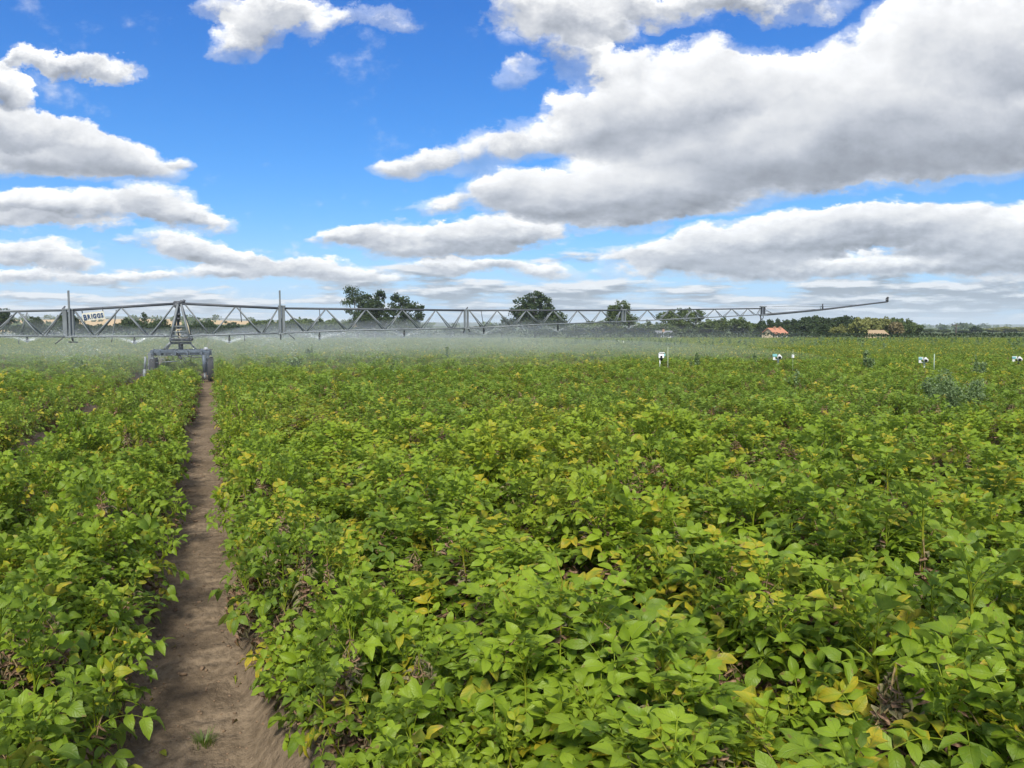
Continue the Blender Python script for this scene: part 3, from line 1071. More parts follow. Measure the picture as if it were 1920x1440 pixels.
def hedge(pts, h, w, label, seed, m=M_HEDGE, leaf=0.24, dens=26, name='hedge'):
    """a clipped-looking field hedge along world points"""
    rg = np.random.default_rng(seed)
    cen, tt = [], []
    for (a, b) in zip(pts[:-1], pts[1:]):
        a, b = np.array(a[:2]), np.array(b[:2])
        L = np.linalg.norm(b - a)
        n = int(L * dens * (h + w))
        u = rg.random(n)
        d = (b - a) / L
        nn = np.array([-d[1], d[0]])
        base = a + np.outer(u, b - a)
        hh = h * (0.82 + 0.36 * fbm(base[:, 0] * 0.35, base[:, 1] * 0.35, 4, seed))
        th = rg.uniform(0, math.pi, n)
        rr = rg.uniform(0.75, 1.02, n)
        off = np.cos(th) * w / 2 * rr
        z = np.abs(np.sin(th)) ** 0.45 * hh * rr
        cen.append(np.stack([base[:, 0] + nn[0] * off, base[:, 1] + nn[1] * off, z + 0.12], 1))
        tt.append(0.5 + 0.9 * (fbm(base[:, 0] * 0.8, base[:, 1] * 0.8 + z, 3, seed + 3) - 0.5) + rg.normal(0, .1, n))
    cen, tt = np.concatenate(cen), np.clip(np.concatenate(tt), 0, 1)
    v, f = leaf_quads(rg, cen, leaf)
    t = np.repeat(tt, 4)
    c0 = Vector(cen.mean(0))
    c0.z = 0.12
    v = v - np.array(c0)
    # woody core so that it is not see-through
    o = link(name, mesh_np(name, v, [f], False, None, np.stack([t, t * 0, t * 0], 1), (m,)), None, c0)
    tag(o, label, 'hedge')
    return o


def hp(px, D, py=630):
    p = at_d(px, py, D)
    return (p.x, p.y)


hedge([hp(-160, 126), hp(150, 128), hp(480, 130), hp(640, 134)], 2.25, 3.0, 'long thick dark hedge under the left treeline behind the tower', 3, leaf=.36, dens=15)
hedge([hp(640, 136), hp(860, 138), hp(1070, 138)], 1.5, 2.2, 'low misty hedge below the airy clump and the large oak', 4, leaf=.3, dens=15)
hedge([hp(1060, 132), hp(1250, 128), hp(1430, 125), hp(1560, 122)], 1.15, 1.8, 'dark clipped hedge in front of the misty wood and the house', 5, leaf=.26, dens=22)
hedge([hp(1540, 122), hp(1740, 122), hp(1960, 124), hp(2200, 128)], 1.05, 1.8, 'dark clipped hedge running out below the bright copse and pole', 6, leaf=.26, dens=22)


def far_woods():
    """tiny hedgerow trees and copses on the far slopes, one mass"""
    rg = np.random.default_rng(77)
    cen, tt = [], []
    for i in range(560):
        D = rg.uniform(420, 2600)
        px = rg.uniform(-200, 2150)
        p = at_d(px, 619, D)
        if fbm(p.x / 180, p.y / 180, 2, 30) < .52 and rg.random() < .75: continue
        g = float(land_h(np.array([p.x]), np.array([p.y]))[0]) + 0.14
        r = rg.uniform(3.0, 6.5) * (1.0 if D < 1500 else 1.6)
        n = 80
        d = rg.standard_normal((n, 3))
        d /= np.linalg.norm(d, axis=1, keepdims=True)
        cen.append(np.array([p.x, p.y, g + r * .55]) + d * np.array([r * 1.3, r * 1.3, r * .75]) * (rg.random((n, 1)) ** .4))
        tt.append(np.full(n, rg.uniform(.1, .9)))
    cen, tt = np.concatenate(cen), np.concatenate(tt)
    v, f = leaf_quads(rg, cen, 2.6)
    t = np.repeat(tt, 4)
    o = link('distant_woods', mesh_np('distant_woods', v, [f], False, None, np.stack([t, t * 0, t * 0], 1), (M_MID,)))
    tag(o, 'scattered hedgerow trees and copses on the distant slopes', 'woods', kind='stuff')


far_woods()


# ------------------------------------------------------------------ houses behind the hedge
def bm_obj(name, bm, m, parent=None, loc=(0, 0, 0)):
    me = bpy.data.meshes.new(name)
    bmesh.ops.recalc_face_normals(bm, faces=bm.faces[:])
    bm.to_mesh(me)
    bm.free()
    me.materials.append(m)
    return link(name, me, parent, loc)


def add_box(bm, lo, hi, M=None):
    vs = [bm.verts.new((x, y, z)) for x in (lo[0], hi[0]) for y in (lo[1], hi[1]) for z in (lo[2], hi[2])]
    for q in ((0, 1, 3, 2), (4, 6, 7, 5), (0, 4, 5, 1), (2, 3, 7, 6), (0, 2, 6, 4), (1, 5, 7, 3)):
        bm.faces.new([vs[i] for i in q])
    if M is not None:
        bmesh.ops.transform(bm, matrix=M, verts=vs)
    return vs


def box_obj(name, lo, hi, m, parent=None, bevel=0.0):
    bm = bmesh.new()
    add_box(bm, lo, hi)
    if bevel:
        bmesh.ops.bevel(bm, geom=bm.edges[:], offset=bevel, segments=2, affect='EDGES')
    return bm_obj(name, bm, m, parent)


def gable_roof(bm, x0, x1, y0, y1, z0, z1, over=0.25, th=0.12):
    ym = (y0 + y1) / 2
    for s in (-1, 1):
        ye = (y0 - over) if s < 0 else (y1 + over)
        dz = (z1 - z0) / (abs(ym - y0)) * over
        a = [(x0 - over, ye, z0 - dz), (x1 + over, ye, z0 - dz), (x1 + over, ym, z1), (x0 - over, ym, z1)]
        lo = [bm.verts.new(p) for p in a]
        hi = [bm.verts.new((p[0], p[1], p[2] + th)) for p in a]
        for q in (lo[::-1], hi):
            bm.faces.new(q)
        for i in range(4):
            j = (i + 1) % 4
            bm.faces.new([lo[i], lo[j], hi[j], hi[i]])


def roof_mat(name, c1, c2):
    m, N, b = mat(name)
    tc = N.node('ShaderNodeTexCoord')
    w = N.node('ShaderNodeTexWave', wave_type='BANDS', bands_direction='Y')
    w.inputs['Scale'].default_value = 2.4
    N.t.links.new(tc.outputs['Object'], w.inputs['Vector'])
    n = N.noise(tc.outputs['Object'], 3.0, 4.0, 0.6)
    c = N.mix(n, c1, c2)
    c = N.mix(X(N, w.outputs['Fac']) * 0.25, c, tuple(q * .5 for q in c1))
    N.put(b.inputs['Base Color'], c)
    b.inputs['Roughness'].default_value = 0.85
    return m


M_ROOF = roof_mat('red_clay_tiles', (0.42, 0.17, 0.10), (0.54, 0.25, 0.155))
M_GREYROOF = roof_mat('grey_slates', (0.13, 0.14, 0.15), (0.20, 0.21, 0.22))
M_STRAW = roof_mat('tan_tiles', (0.30, 0.22, 0.13), (0.42, 0.31, 0.19))
M_CREAM = simple('cream_brick', (0.62, 0.50, 0.32), 0.85, var=.12)
M_BRICK = simple('pale_brick', (0.42, 0.25, 0.16), 0.85, var=.2)
M_GLASS = simple('dark_window_glass', (0.03, 0.04, 0.05), 0.15, var=.1)
M_WHITE = simple('white_paint', (0.78, 0.78, 0.76), 0.45, var=.04)


def house(pl, D, W, Dp, wall_h, ridge, roofm, wallm, label, rz, chim=(), windows=(), base=0.0):
    t = empty('house', (pl[0], pl[1], base), rz)
    tag(t, label, 'house')
    bm = bmesh.new()
    add_box(bm, (0, 0, 0), (W, Dp, wall_h))
    # gable ends
    for x in (0.0, W - 0.3):
        a = [(x, 0, wall_h), (x, Dp, wall_h), (x, Dp / 2, ridge - .05)]
        lo = [bm.verts.new(p) for p in a]
        hi = [bm.verts.new((p[0] + .3, p[1], p[2])) for p in a]
        bm.faces.new(lo); bm.faces.new(hi[::-1])
        for i in range(3):
            bm.faces.new([lo[i], hi[i], hi[(i + 1) % 3], lo[(i + 1) % 3]])
    bm_obj('wall', bm, wallm, t)
    bm = bmesh.new()
    gable_roof(bm, 0, W, 0, Dp, wall_h, ridge)
    rf = bm_obj('roof', bm, roofm, t)
    for cx in chim:
        bm = bmesh.new()
        add_box(bm, (cx - .17, Dp / 2 - .6, ridge - .6), (cx + .17, Dp / 2 - .25, ridge + .22))
        add_box(bm, (cx - .2, Dp / 2 - .63, ridge + .22), (cx + .2, Dp / 2 - .22, ridge + .28))
        for q in (-.09, .09):
            add_box(bm, (cx + q - .05, Dp / 2 - .48, ridge + .28), (cx + q + .05, Dp / 2 - .38, ridge + .38))
        bm_obj('chimney', bm, M_BRICK, rf)
    for (wx, wz, ww, wh) in windows:
        fr = box_obj('window', (wx - ww / 2, -.06, wz), (wx + ww / 2, -.003, wz + wh), M_WHITE, t)
        box_obj('pane', (wx - ww / 2 + .1, -.075, wz + .1), (wx + ww / 2 - .1, -.062, wz + wh - .1), M_GLASS, fr)
    return t


p = hp(1453, 140)
house(p, 140, 3.6, 3.0, .95, 1.95, M_ROOF, M_CREAM, 'cream house with bright orange-red tiled roof behind the dark hedge', -YAW + R(32), (1.2, 2.7), ((.9, .35, .5, .6), (2.1, .35, .5, .6), (3.1, .35, .4, .6)))
p = hp(1234, 136)
house(p, 136, 2.7, 2.6, .95, 1.45, M_GREYROOF, simple('grey_render', (.17, .18, .18), .9), 'low grey-white building half lost in the mist behind the hedge', -YAW + R(6), (1.2,), ((.8, .3, .5, .5), (2.0, .3, .5, .5)))
p = hp(1622, 130)
house(p, 130, 3.7, 3.2, .9, 1.55, M_STRAW, M_CREAM, 'small building with sunlit tan roof under the bright copse', -YAW)

# utility pole
pp = at_d(1793, 607, 170)
t = empty('utility_pole', (pp.x, pp.y, 0.1))
tag(t, 'thin wooden utility pole standing above the distant hedge', 'utility pole')
S = Soup(); tube(S, [(0, 0, 0), (0, 0, pp.z - .1)], .17, .12, (.5, 0, 0), 8)
link('pole', S.mesh('pole', M_BARK), t)
co = box_obj('crossarm', (-.95, -.07, pp.z - .45), (.95, .07, pp.z - .28), M_BARK, t)
co.rotation_euler = (0, 0, -YAW)
for q in (-.85, 0, .85):
    S = Soup(); tube(S, [(0, 0, pp.z - .28), (0, 0, pp.z - .02)], .07, .05, (.5, 0, 0), 6)
    i = link('insulator', S.mesh('insulator', M_GLASS), co, (q, 0, 0))

# ------------------------------------------------------------------ irrigation boom
YB = at_d(388, 712, 25.35).y                     # the boom stands square across the rows at this y
M_STEEL = simple('galvanised_steel', (0.17, 0.19, 0.20), 0.55, 0.10, var=.25, scale=2.0)
M_DSTEEL = simple('weathered_dark_steel', (0.075, 0.083, 0.095), 0.6, 0.1, var=.3, scale=2.0)
M_CARTM = simple('blue_grey_painted_steel', (0.085, 0.11, 0.14), 0.55, 0.1, var=.35, scale=4.0)
M_RUBBER = simple('black_rubber', (0.025, 0.026, 0.028), 0.85, var=.3, scale=8.0)
M_HOSE = simple('cream_hose', (0.48, 0.42, 0.28), 0.6, var=.15)
M_BLACK = simple('black_plastic', (0.03, 0.033, 0.036), 0.5, var=.2)


def bars(name, segs, m, parent, n=6):
    """one mesh of round bars; segs = (p, q, r0[, r1]) in world coordinates"""
    S = Soup()
    o = np.array(parent.matrix_world.translation) if parent.parent is None and parent.type == 'EMPTY' else np.zeros(3)
    o = np.array(ORG)
    for s in segs:
        pts = [np.array(q, float) - o for q in s[0]]
        tube(S, pts, s[1], s[2] if len(s) > 2 else s[1], (.5, 0, 0), n)
        # end caps
        m0 = S.n - len(pts) * n
        S.add(np.zeros((0, 3)))
        S.t.append(np.array([[m0, m0 + k + 1, m0 + k] for k in range(1, n - 1)]))
        e = S.n - n
        S.t.append(np.array([[e, e + k, e + k + 1] for k in range(1, n - 1)]))
    return link(name, S.mesh(name, m), parent)


def boxw(name, c, size, m, parent, bevel=0.008, rot=None):
    """box centred at world point c"""
    bm = bmesh.new()
    h = [q / 2 for q in size]
    add_box(bm, [-q for q in h], h)
    if bevel:
        bmesh.ops.bevel(bm, geom=bm.edges[:], offset=bevel, segments=1, affect='EDGES')
    o = bm_obj(name, bm, m, parent, Vector(c) - Vector(ORG))
    if rot: o.rotation_euler = rot
    return o


TOWER_X = at_y(337, 600, YB).x
ORG = (TOWER_X, YB, 0.0)
boom = empty('irrigation_boom', ORG)
tag(boom, 'long grey lattice irrigation boom carried by a wheeled cart over the potato rows', 'irrigation boom')

TOPL = [(-260, 588), (0, 584), (131, 581.5), (335, 569)]
TOPR = [(337, 569), (525, 578), (700, 580), (875, 582), (1165, 582), (1428, 578.5)]
BOTL = [(-260, 628), (0, 629.5), (131, 631), (335, 630)]
BOTR = [(337, 630), (525, 624.5), (652, 619.5), (788, 617), (875, 615.5), (1013, 608.5), (1165, 603), (1283, 597.5), (1428, 590)]


def zline(L, px):
    xs = [q[0] for q in L]
    return float(np.interp(px, xs, [q[1] for q in L]))


def half_gap(px):
    return float(np.interp(abs(px - 337), [0, 190, 540, 1090], [0.40, 0.34, 0.16, 0.06]))


def topp(px):
    return at_y(px, zline(TOPL if px < 336 else TOPR, px), YB)


def botp(px, s=0):
    p = at_y(px, zline(BOTL if px < 336 else BOTR, px), YB)
    return Vector((p.x, YB + s * half_gap(px), p.z))


def rad(px, a):
    return a * float(np.interp(abs(px - 337), [0, 500, 1090], [1.0, 0.75, 0.55]))


# chords, one part per span between hinges
spans = [(-260, 125), (137, 335), (339, 521), (531, 869), (879, 1165), (1172, 1426)]
for a, b in spans:
    L = TOPL if a < 330 else TOPR
    xs = [a] + [q[0] for q in L if a < q[0] < b] + [b]
    bars('top_chord', [([topp(x) for x in xs], rad((a + b) / 2, .046))], M_DSTEEL if a > 130 else M_STEEL, boom, 8)
    L = BOTL if a < 330 else BOTR
    xs = [a] + [q[0] for q in L if a < q[0] < b] + [b]
    for s in (-1, 1):
        bars('bottom_chord', [([botp(x, s) for x in xs], rad((a + b) / 2, .034))], M_STEEL, boom, 6)

nodes = [  # (top px, bottom px) pairs joined by a brace
    (-240, -195), (-150, -195), (-150, -105), (-60, -105), (-60, -15), (33, -15), (33, 80), (119, 80),
    (139, 177), (227, 177), (227, 280), (328, 280), (346, 396), (442, 396), (442, 491), (521, 491),
    (533, 574), (611, 574), (611, 652), (686, 652), (686, 723), (754, 723), (754, 789), (817, 789), (817, 847), (868, 847),
    (880, 907), (932, 907), (932, 961), (987, 961), (987, 1013), (1037, 1013), (1037, 1062), (1083, 1062), (1083, 1108), (1127, 1108), (1127, 1151), (1164, 1151),
    (1174, 1193), (1214, 1193), (1214, 1234), (1256, 1234), (1256, 1281), (1298, 1281), (1298, 1320), (1340, 1320), (1340, 1355), (1372, 1355), (1372, 1388), (1402, 1388), (1402, 1418), (1425, 1418)]
for a, b in nodes:
    d = 1 if b > a else -1
    for s in (-1, 1):
        bars('brace', [([topp(a), botp(b - d * 2, s)], rad(b, .026))], M_STEEL, boom, 5)
# flat struts between the two lower chords
segs = []
for b in sorted(set(q[1] for q in nodes)):
    segs.append(([botp(b, -1), botp(b, 1)], .018))
bars('chord_spacer', segs, M_STEEL, boom, 4)


def V(px, py, dy=0.0):
    p = at_y(px, py, YB)
    return Vector((p.x, YB + dy, p.z))


# hinges: pairs of upright plates
for (x0, x1, yt, yb, w, mast) in ((122.5, 135, 580, 633, .12, 545), (531.5, 525, 574, 627, .09, 545),
                                  (871.5, 877, 581, 617, .055, None), (1167, 1172, 581, 604, .05, None), (1428, 1433, 575, 592, .045, None)):
    for x in (x0, x1):
        p, q = V(x, yt), V(x, yb)
        boxw('hinge_post', (p + q) / 2, (w, .22 if w > .08 else .12, p.z - q.z), M_STEEL if x < 1400 else M_DSTEEL, boom)
    p, q = V(min(x0, x1) - 1, yb), V(max(x0, x1) + 2, yb)
    boxw('hinge_plate', (p + q) / 2 + Vector((0, 0, .02)), (q.x - p.x + .1, .5 if w > .08 else .16, .05), M_STEEL, boom)
    p, q = V(min(x0, x1) - 1, yt), V(max(x0, x1) + 1, yt)
    boxw('hinge_plate', (p + q) / 2, (q.x - p.x + .08, .26 if w > .08 else .14, .05), M_STEEL, boom)
    if mast:
        x = 131.5 if x0 < 200 else 524.5
        p, q = V(x, mast, -.16), V(x, yb, -.16)
        boxw('mast', (p + q) / 2, (.055, .055, p.z - q.z), M_STEEL, boom)
# brackets on top of hinges
for x, y in ((120, 577), (875, 579), (1165, 579.5)):
    bars('bracket', [([V(x - 3, y + 3), V(x, y), V(x + 2, y - 3)], .025)], M_DSTEEL, boom)
# stabiliser feet at the first hinges
bars('stabiliser_foot', [([V(135, 632), V(137, 640)], .03), ([V(128, 641.5), V(146, 641.5)], .02)], M_DSTEEL, boom)
bars('stabiliser_foot', [([V(120, 632), V(103, 645)], .018)], M_DSTEEL, boom)
bars('stabiliser_foot', [([V(526, 627), V(526.5, 637)], .025)], M_DSTEEL, boom)
bars('stabiliser_foot', [([V(541, 626), V(553, 636)], .018)], M_DSTEEL, boom)
bars('stabiliser_foot', [([V(871, 617), V(869, 624)], .02), ([V(878, 617), V(881, 622)], .02)], M_DSTEEL, boom)
bars('stabiliser_foot', [([V(1426, 592), V(1427, 603)], .03), ([V(1431, 592), V(1431, 596), V(1428, 599)], .018)], M_DSTEEL, boom)

# end pipe with stay cables
end_pipe = bars('end_pipe', [([V(1434, 590), V(1470, 587.2), V(1542, 580.5), V(1600, 573.5), V(1664, 565.8)], .055, .032)], M_DSTEEL, boom, 8)
bars('stay_cable', [([V(1433, 575.5), V(1542, 575), V(1600, 572)], .008)], M_DSTEEL, boom, 4)
bars('stay_cable', [([V(1433, 579), V(1536, 580)], .008)], M_DSTEEL, boom, 4)
bars('stay_cable', [([V(1434, 580), V(1449, 588)], .012), ([V(1434, 583), V(1449, 588)], .008)], M_DSTEEL, boom, 4)
bars('stay_cable', [([V(1426, 575), V(1437, 575)], .022)], M_DSTEEL, boom, 4)
bars('stay_cable', [([V(1542, 570), V(1620, 571.5)], .005), ([V(1434, 576), V(1542, 570)], .005)], M_DSTEEL, boom, 4)
sp = bars('sprinkler', [([V(1542.5, 580.5), V(1542.5, 574)], .04, .035)], M_BLACK, boom)
bars('nozzle', [([V(1542.5, 574), V(1542.5, 569.5)], .02, .03)], M_BLACK, sp)
bars('sprinkler_bracket', [([V(1539, 580.8), V(1537.5, 575), V(1541, 574)], .014)], M_DSTEEL, boom, 4)
sp = bars('sprinkler', [([V(1664, 565.8), V(1664.3, 560)], .055, .05), ([V(1664, 565.5), V(1661.5, 565), V(1661, 560.5), V(1663.5, 559)], .018)], M_BLACK, boom)
bars('nozzle', [([V(1664.3, 560), V(1664.3, 556.5)], .03, .045), ([V(1662, 559), V(1666.5, 558.6)], .025)], M_BLACK, sp)

# drop sprinklers below the lower chord
SPR = [(51, 631, 640), (252, 631, 643), (430, 627, 642), (599, 623, 635.5), (758, 618, 631), (907, 613, 626), (1046, 607, 621),
       (1179, 602.5, 615), (1305, 597, 608)]
NOZ = []
for x, y0, y1 in SPR:
    sp = bars('sprinkler', [([V(x, y0), V(x, y0 + (y1 - y0) * .35)], .022), ([V(x, y0 + (y1 - y0) * .35), V(x, y1 - 1.5)], .038, .033)], M_BLACK, boom)
    bars('nozzle', [([V(x, y1 - 2.2), V(x, y1)], .022, .050)], M_BLACK, sp)
    NOZ.append(V(x, y1))
# thin hanging hoses and level rods
bars('level_rod', [([V(51, 586), V(45, 605), V(41, 624)], .020)], M_STEEL, boom, 5)
bars('level_rod', [([V(218, 581), V(215, 605), V(211, 629), V(209, 642)], .016)], M_STEEL, boom, 5)
bars('level_rod', [([V(36, 631), V(35, 644), V(38, 645)], .014)], M_STEEL, boom, 5)
bars('level_rod', [([V(450, 576), V(453, 604)], .016)], M_DSTEEL, boom, 5)
bars('level_rod', [([V(599, 580), V(600, 604)], .014)], M_DSTEEL, boom, 5)
bars('level_rod', [([V(902, 583), V(906, 607)], .014)], M_DSTEEL, boom, 5)
bars('level_rod', [([V(458, 628), V(459, 639)], .014)], M_DSTEEL, boom, 5)

# the pyramid tower
apex = V(336.5, 571)
for (bx, dy) in ((321, -.42), (355, -.42), (322.5, .42), (359, .42)):
    q = V(bx, 633, dy)
    t0 = apex + Vector(((-0.05 if bx < 337 else .05), dy * .18, 0))
    bars('tower_leg', [([t0, q], .042, .046)], M_STEEL, boom, 4)
bars('tower_brace', [([V(326, 612, -.30), V(350, 612, -.30)], .02), ([V(324, 622, -.36), V(353, 622, -.36)], .02)], M_STEEL, boom)
bars('tower_head', [([V(327, 567), V(345, 567)], .05), ([V(334, 575), V(334, 565)], .07), ([V(340, 574), V(340, 563)], .045), ([V(344, 568), V(346, 562)], .04),
                    ([V(325, 566), V(331, 569)], .03), ([V(331, 573, -.1), V(331, 573, .1)], .09)], M_DSTEEL, boom, 8)
bars('water_pipe', [([V(335, 576), V(335, 590), V(334, 606), V(335, 622), V(337, 634)], .045)], M_DSTEEL, boom, 8)
bars('valve', [([V(331, 590, -.1), V(339, 590, -.1)], .05), ([V(334.5, 596, -.1), V(334.5, 600, -.1)], .07), ([V(328, 615, -.15), V(333, 617, -.15), V(340, 615.5, -.15), V(344, 617, -.15)], .02)], M_DSTEEL, boom, 8)
bars('hose', [([V(337, 620, -.3), V(338, 628, -.34), V(344, 633, -.36), V(352, 632, -.36), V(356, 625, -.34), V(353, 612, -.3), V(347, 596, -.2)], .020)], M_HOSE, boom, 6)
bars('hose', [([V(331, 618, -.3), V(333, 629, -.34), V(341, 634.5, -.36), V(350, 633.5, -.36), V(353.5, 624, -.34)], .016)], M_HOSE, boom, 6)
bars('hose', [([V(329, 614, -.2), V(334, 619, -.25), V(342, 617, -.25)], .02)], M_HOSE, boom, 6)

# turntable and sub-frame
p, q = V(319, 638), V(360.5, 638)
boxw('turntable', (p + q) / 2, (q.x - p.x, .95, .06), M_STEEL, boom)
bars('turntable_rim', [([V(318, 635.6, -.5), V(361, 635.6, -.5)], .028), ([V(318, 635.6, .5), V(361, 635.6, .5)], .028), ([V(359, 634, -.4), V(359, 637, .4)], .06)], M_DSTEEL, boom)
p, q = V(320, 643), V(359, 643)
boxw('subframe', (p + q) / 2, (q.x - p.x, .62, .07), M_CARTM, boom)
bars('strut', [([V(321, 641, -.3), V(308, 655, -.2)], .04)], M_STEEL, boom, 5)
bars('strut', [([V(358, 645, -.3), V(370, 656, -.2)], .025)], M_STEEL, boom, 5)
bars('strut', [([V(321, 641, .3), V(312, 655, .3)], .035)], M_CARTM, boom, 5)
bars('kingpost', [([V(339, 644), V(339, 662)], .075)], M_CARTM, boom, 10)

# cart portal: cross beam, legs, wheels
p, q = V(281, 662), V(397, 662)
cross = boxw('cross_beam', (p + q) / 2, (q.x - p.x, .20, .15), M_CARTM, boom)
for dy in (-.55, .55):
    p, q = V(284, 658, dy), V(394, 658, dy)
    boxw('side_beam', (p + q) / 2, (q.x - p.x, .09, .10), M_CARTM, boom)
for x in (288, 302, 330, 352, 378, 392):
    p = V(x, 660)
    boxw('beam_clamp', p + Vector((0, 0, -.01)), (.05, 1.26, .19), M_CARTM, boom)
bars('marker_lamp', [([V(386, 655), V(386, 651)], .09, .05)], M_WHITE, boom, 10)
bars('axle_arm', [([V(386, 655, -.6), V(399, 655, -.6)], .015)], M_DSTEEL, boom)


def wheel(cx, cz, y, r, w, parent):
    """tyre with rim, axle along x"""
    seg = 36
    prof = [(-.5, .80), (-.52, .90), (-.46, .97), (-.3, 1.0), (.3, 1.0), (.46, .97), (.52, .90), (.5, .80), (.3, .66), (-.3, .66)]
    v, f = [], []
    for i in range(seg):
        a = 2 * math.pi * i / seg
        lug = 0.985 if i % 2 else 1.02
        for (u, q) in prof:
            rr = q * r * (lug if q > .96 else 1)
            v.append((cx + u * w, y + math.cos(a) * rr, cz + math.sin(a) * rr))
    n = len(prof)
    for i in range(seg):
        j = (i + 1) % seg
        for k in range(n):
            f.append((i * n + k, i * n + (k + 1) % n, j * n + (k + 1) % n, j * n + k))
    v = np.array(v) - np.array(ORG)
    t = link('wheel', mesh_np('wheel', v, [np.array(f)], True, mats=(M_RUBBER,)), parent)
    rim = bars('rim', [([(cx - w * .34, y, cz), (cx + w * .34, y, cz)], r * .68), ([(cx - w * .55, y, cz), (cx + w * .55, y, cz)], r * .2)], M_CARTM, t, 20)
    return t


GZ = 0.0
for side, x0, x1, wx in ((-1, 283, 288, 291), (1, 384, 389, 395)):
    for dy in (-.62, .62):
        top = V(x0 if side < 0 else x1, 662, dy)
        post = boxw('leg', (top.x, YB + dy, .56), (.10, .13, .74), M_CARTM if side > 0 else M_STEEL, boom)
        wx_ = V(wx, 690).x if side > 0 else V(289, 690).x
        wheel(wx_, .37, YB + dy, .37, .17, boom)
        bars('hub_motor', [([(top.x - side * .02, YB + dy, .37), (wx_, YB + dy, .37)], .09)], M_DSTEEL, boom, 10)
    xx = V(x0, 690).x
    if side < 0:
        bars('lift_cylinder', [([(xx - .10, YB - .72, .82), (xx - .13, YB - .74, .40)], .035), ([(xx - .13, YB - .74, .42), (xx - .15, YB - .74, .02)], .055, .05)], M_STEEL, boom, 8)
        bars('lift_bracket', [([V(284, 668, -.6), V(289, 672, -.66), V(287, 678, -.66), V(281, 682, -.66), V(283, 690, -.66)], .035)], M_STEEL, boom, 6)
    else:
        bars('lift_cylinder', [([(xx - .02, YB - .78, .86), (xx, YB - .78, .30)], .06), ([(xx, YB - .78, .32), (xx, YB - .78, .06)], .03)], M_CARTM, boom, 8)
        bars('hub_foot', [([(xx - .03, YB - .8, .14), (xx + .03, YB - .8, .14)], .09, .08)], M_STEEL, boom, 10)
bars('hydraulic_cylinder', [([V(331, 658, -.3), V(340.5, 672, -.5)], .045), ([V(329, 655, -.3), V(332, 659, -.3)], .03)], M_DSTEEL, boom, 8)
bars('tie_rod', [([V(306, 678, -.5), V(334, 676, -.5)], .018), ([V(282, 679, -.6), V(298, 678.5, -.6)], .015)], M_STEEL, boom)
bars('tie_rod', [([V(340, 668, -.2), V(381, 669.5, -.2)], .022)], M_STEEL, boom)
bars('hose', [([V(343, 671, -.5), V(347, 677, -.5), V(351, 682.5, -.5), V(358, 684, -.5)], .012)], M_BLACK, boom, 5)
bars('hose', [([V(345, 670, -.4), V(352, 678, -.4), V(358, 674, -.4), V(360, 665, -.4)], .012)], M_BLACK, boom, 5)
bars('hose', [([V(327, 668, -.4), V(327, 675, -.4), V(324, 672, -.4), V(323, 665, -.4)], .010)], M_BLACK, boom, 5)

# the hanging sign
c = [V(154.5, 587.5, -.06), V(195.5, 583, -.06), V(196.5, 598, -.06), V(156, 602.5, -.06)]
cen = (c[0] + c[1] + c[2] + c[3]) / 4
ang = math.atan2(c[1].z - c[0].z, c[1].x - c[0].x)
W_, H_ = (c[1] - c[0]).length, (c[0] - c[3]).length
M_SIGN = simple('pale_cream_board', (0.62, 0.60, 0.50), 0.6, var=.06)
M_NAVY = simple('navy_lettering', (0.010, 0.045, 0.13), 0.5, var=.05)
sign = empty('sign_board', cen)
sign.rotation_euler = (0, -ang, 0)
tag(sign, 'cream sign board with dark blue BRIGGS lettering hanging from the boom pipe', 'sign')
box_obj('board', (-W_ / 2, -.012, -H_ / 2), (W_ / 2, .012, H_ / 2), M_SIGN, sign)
for x in (-W_ / 2 + .02, W_ / 2 - .02):
    box_obj('hanger', (x - .012, -.02, H_ / 2), (x + .012, .02, H_ / 2 + .12), M_DSTEEL, sign)


def letters(word, size, depth_y, offset, m, name, first=1.28):
    x = 0.0
    verts, faces = [], []
    for i, ch in enumerate(word):
        cu = bpy.data.curves.new('t', 'FONT')
        cu.body = ch
        cu.size = size * (first if i == 0 else 1.0)
        cu.offset = offset
        cu.extrude = 0.003
        ob = bpy.data.objects.new('t', cu)
        COL.objects.link(ob)
        bpy.context.view_layer.update()
        me = bpy.data.meshes.new_from_object(ob)
        xs = [v.co.x for v in me.vertices]
        n0 = len(verts)
        dx = x - min(xs)
        for v in me.vertices:
            verts.append((v.co.x + dx, v.co.y - (0.16 * size if i == 0 else 0), v.co.z))
        for p in me.polygons:
            faces.append([n0 + q for q in p.vertices])
        # slab serifs so that the letters read like a bold roman face
        x += max(xs) - min(xs) + size * 0.13
        bpy.data.objects.remove(ob)
    w = x - size * .13
    h = size * .70
    me = bpy.data.meshes.new(name)
    me.from_pydata([((q[0] - w / 2), depth_y - q[2], (q[1] - h / 2)) for q in verts], [], faces)
    me.materials.append(m)
    return me, w


me, w_ = letters('BRIGGS', 0.185, -.020, 0.014, simple('pale_letter_edge', (.58, .60, .60), .5), 'lettering_outline')
o = link('lettering_outline', me, sign); o.scale = (W_ * .90 / w_, 1, 1)
me, w_ = letters('BRIGGS', 0.185, -.027, 0.008, M_NAVY, 'lettering')
o = link('lettering', me, sign); o.scale = (W_ * .90 / w_, 1, 1)

# ------------------------------------------------------------------ sensor stations in the crop
M_TEAL = simple('pale_teal_plastic', (0.22, 0.50, 0.50), 0.5, var=.08)
M_LENS = simple('black_glass', (0.012, 0.014, 0.018), 0.12, var=.1)
M_POLEW = simple('white_pipe', (0.60, 0.63, 0.60), 0.5, var=.05)


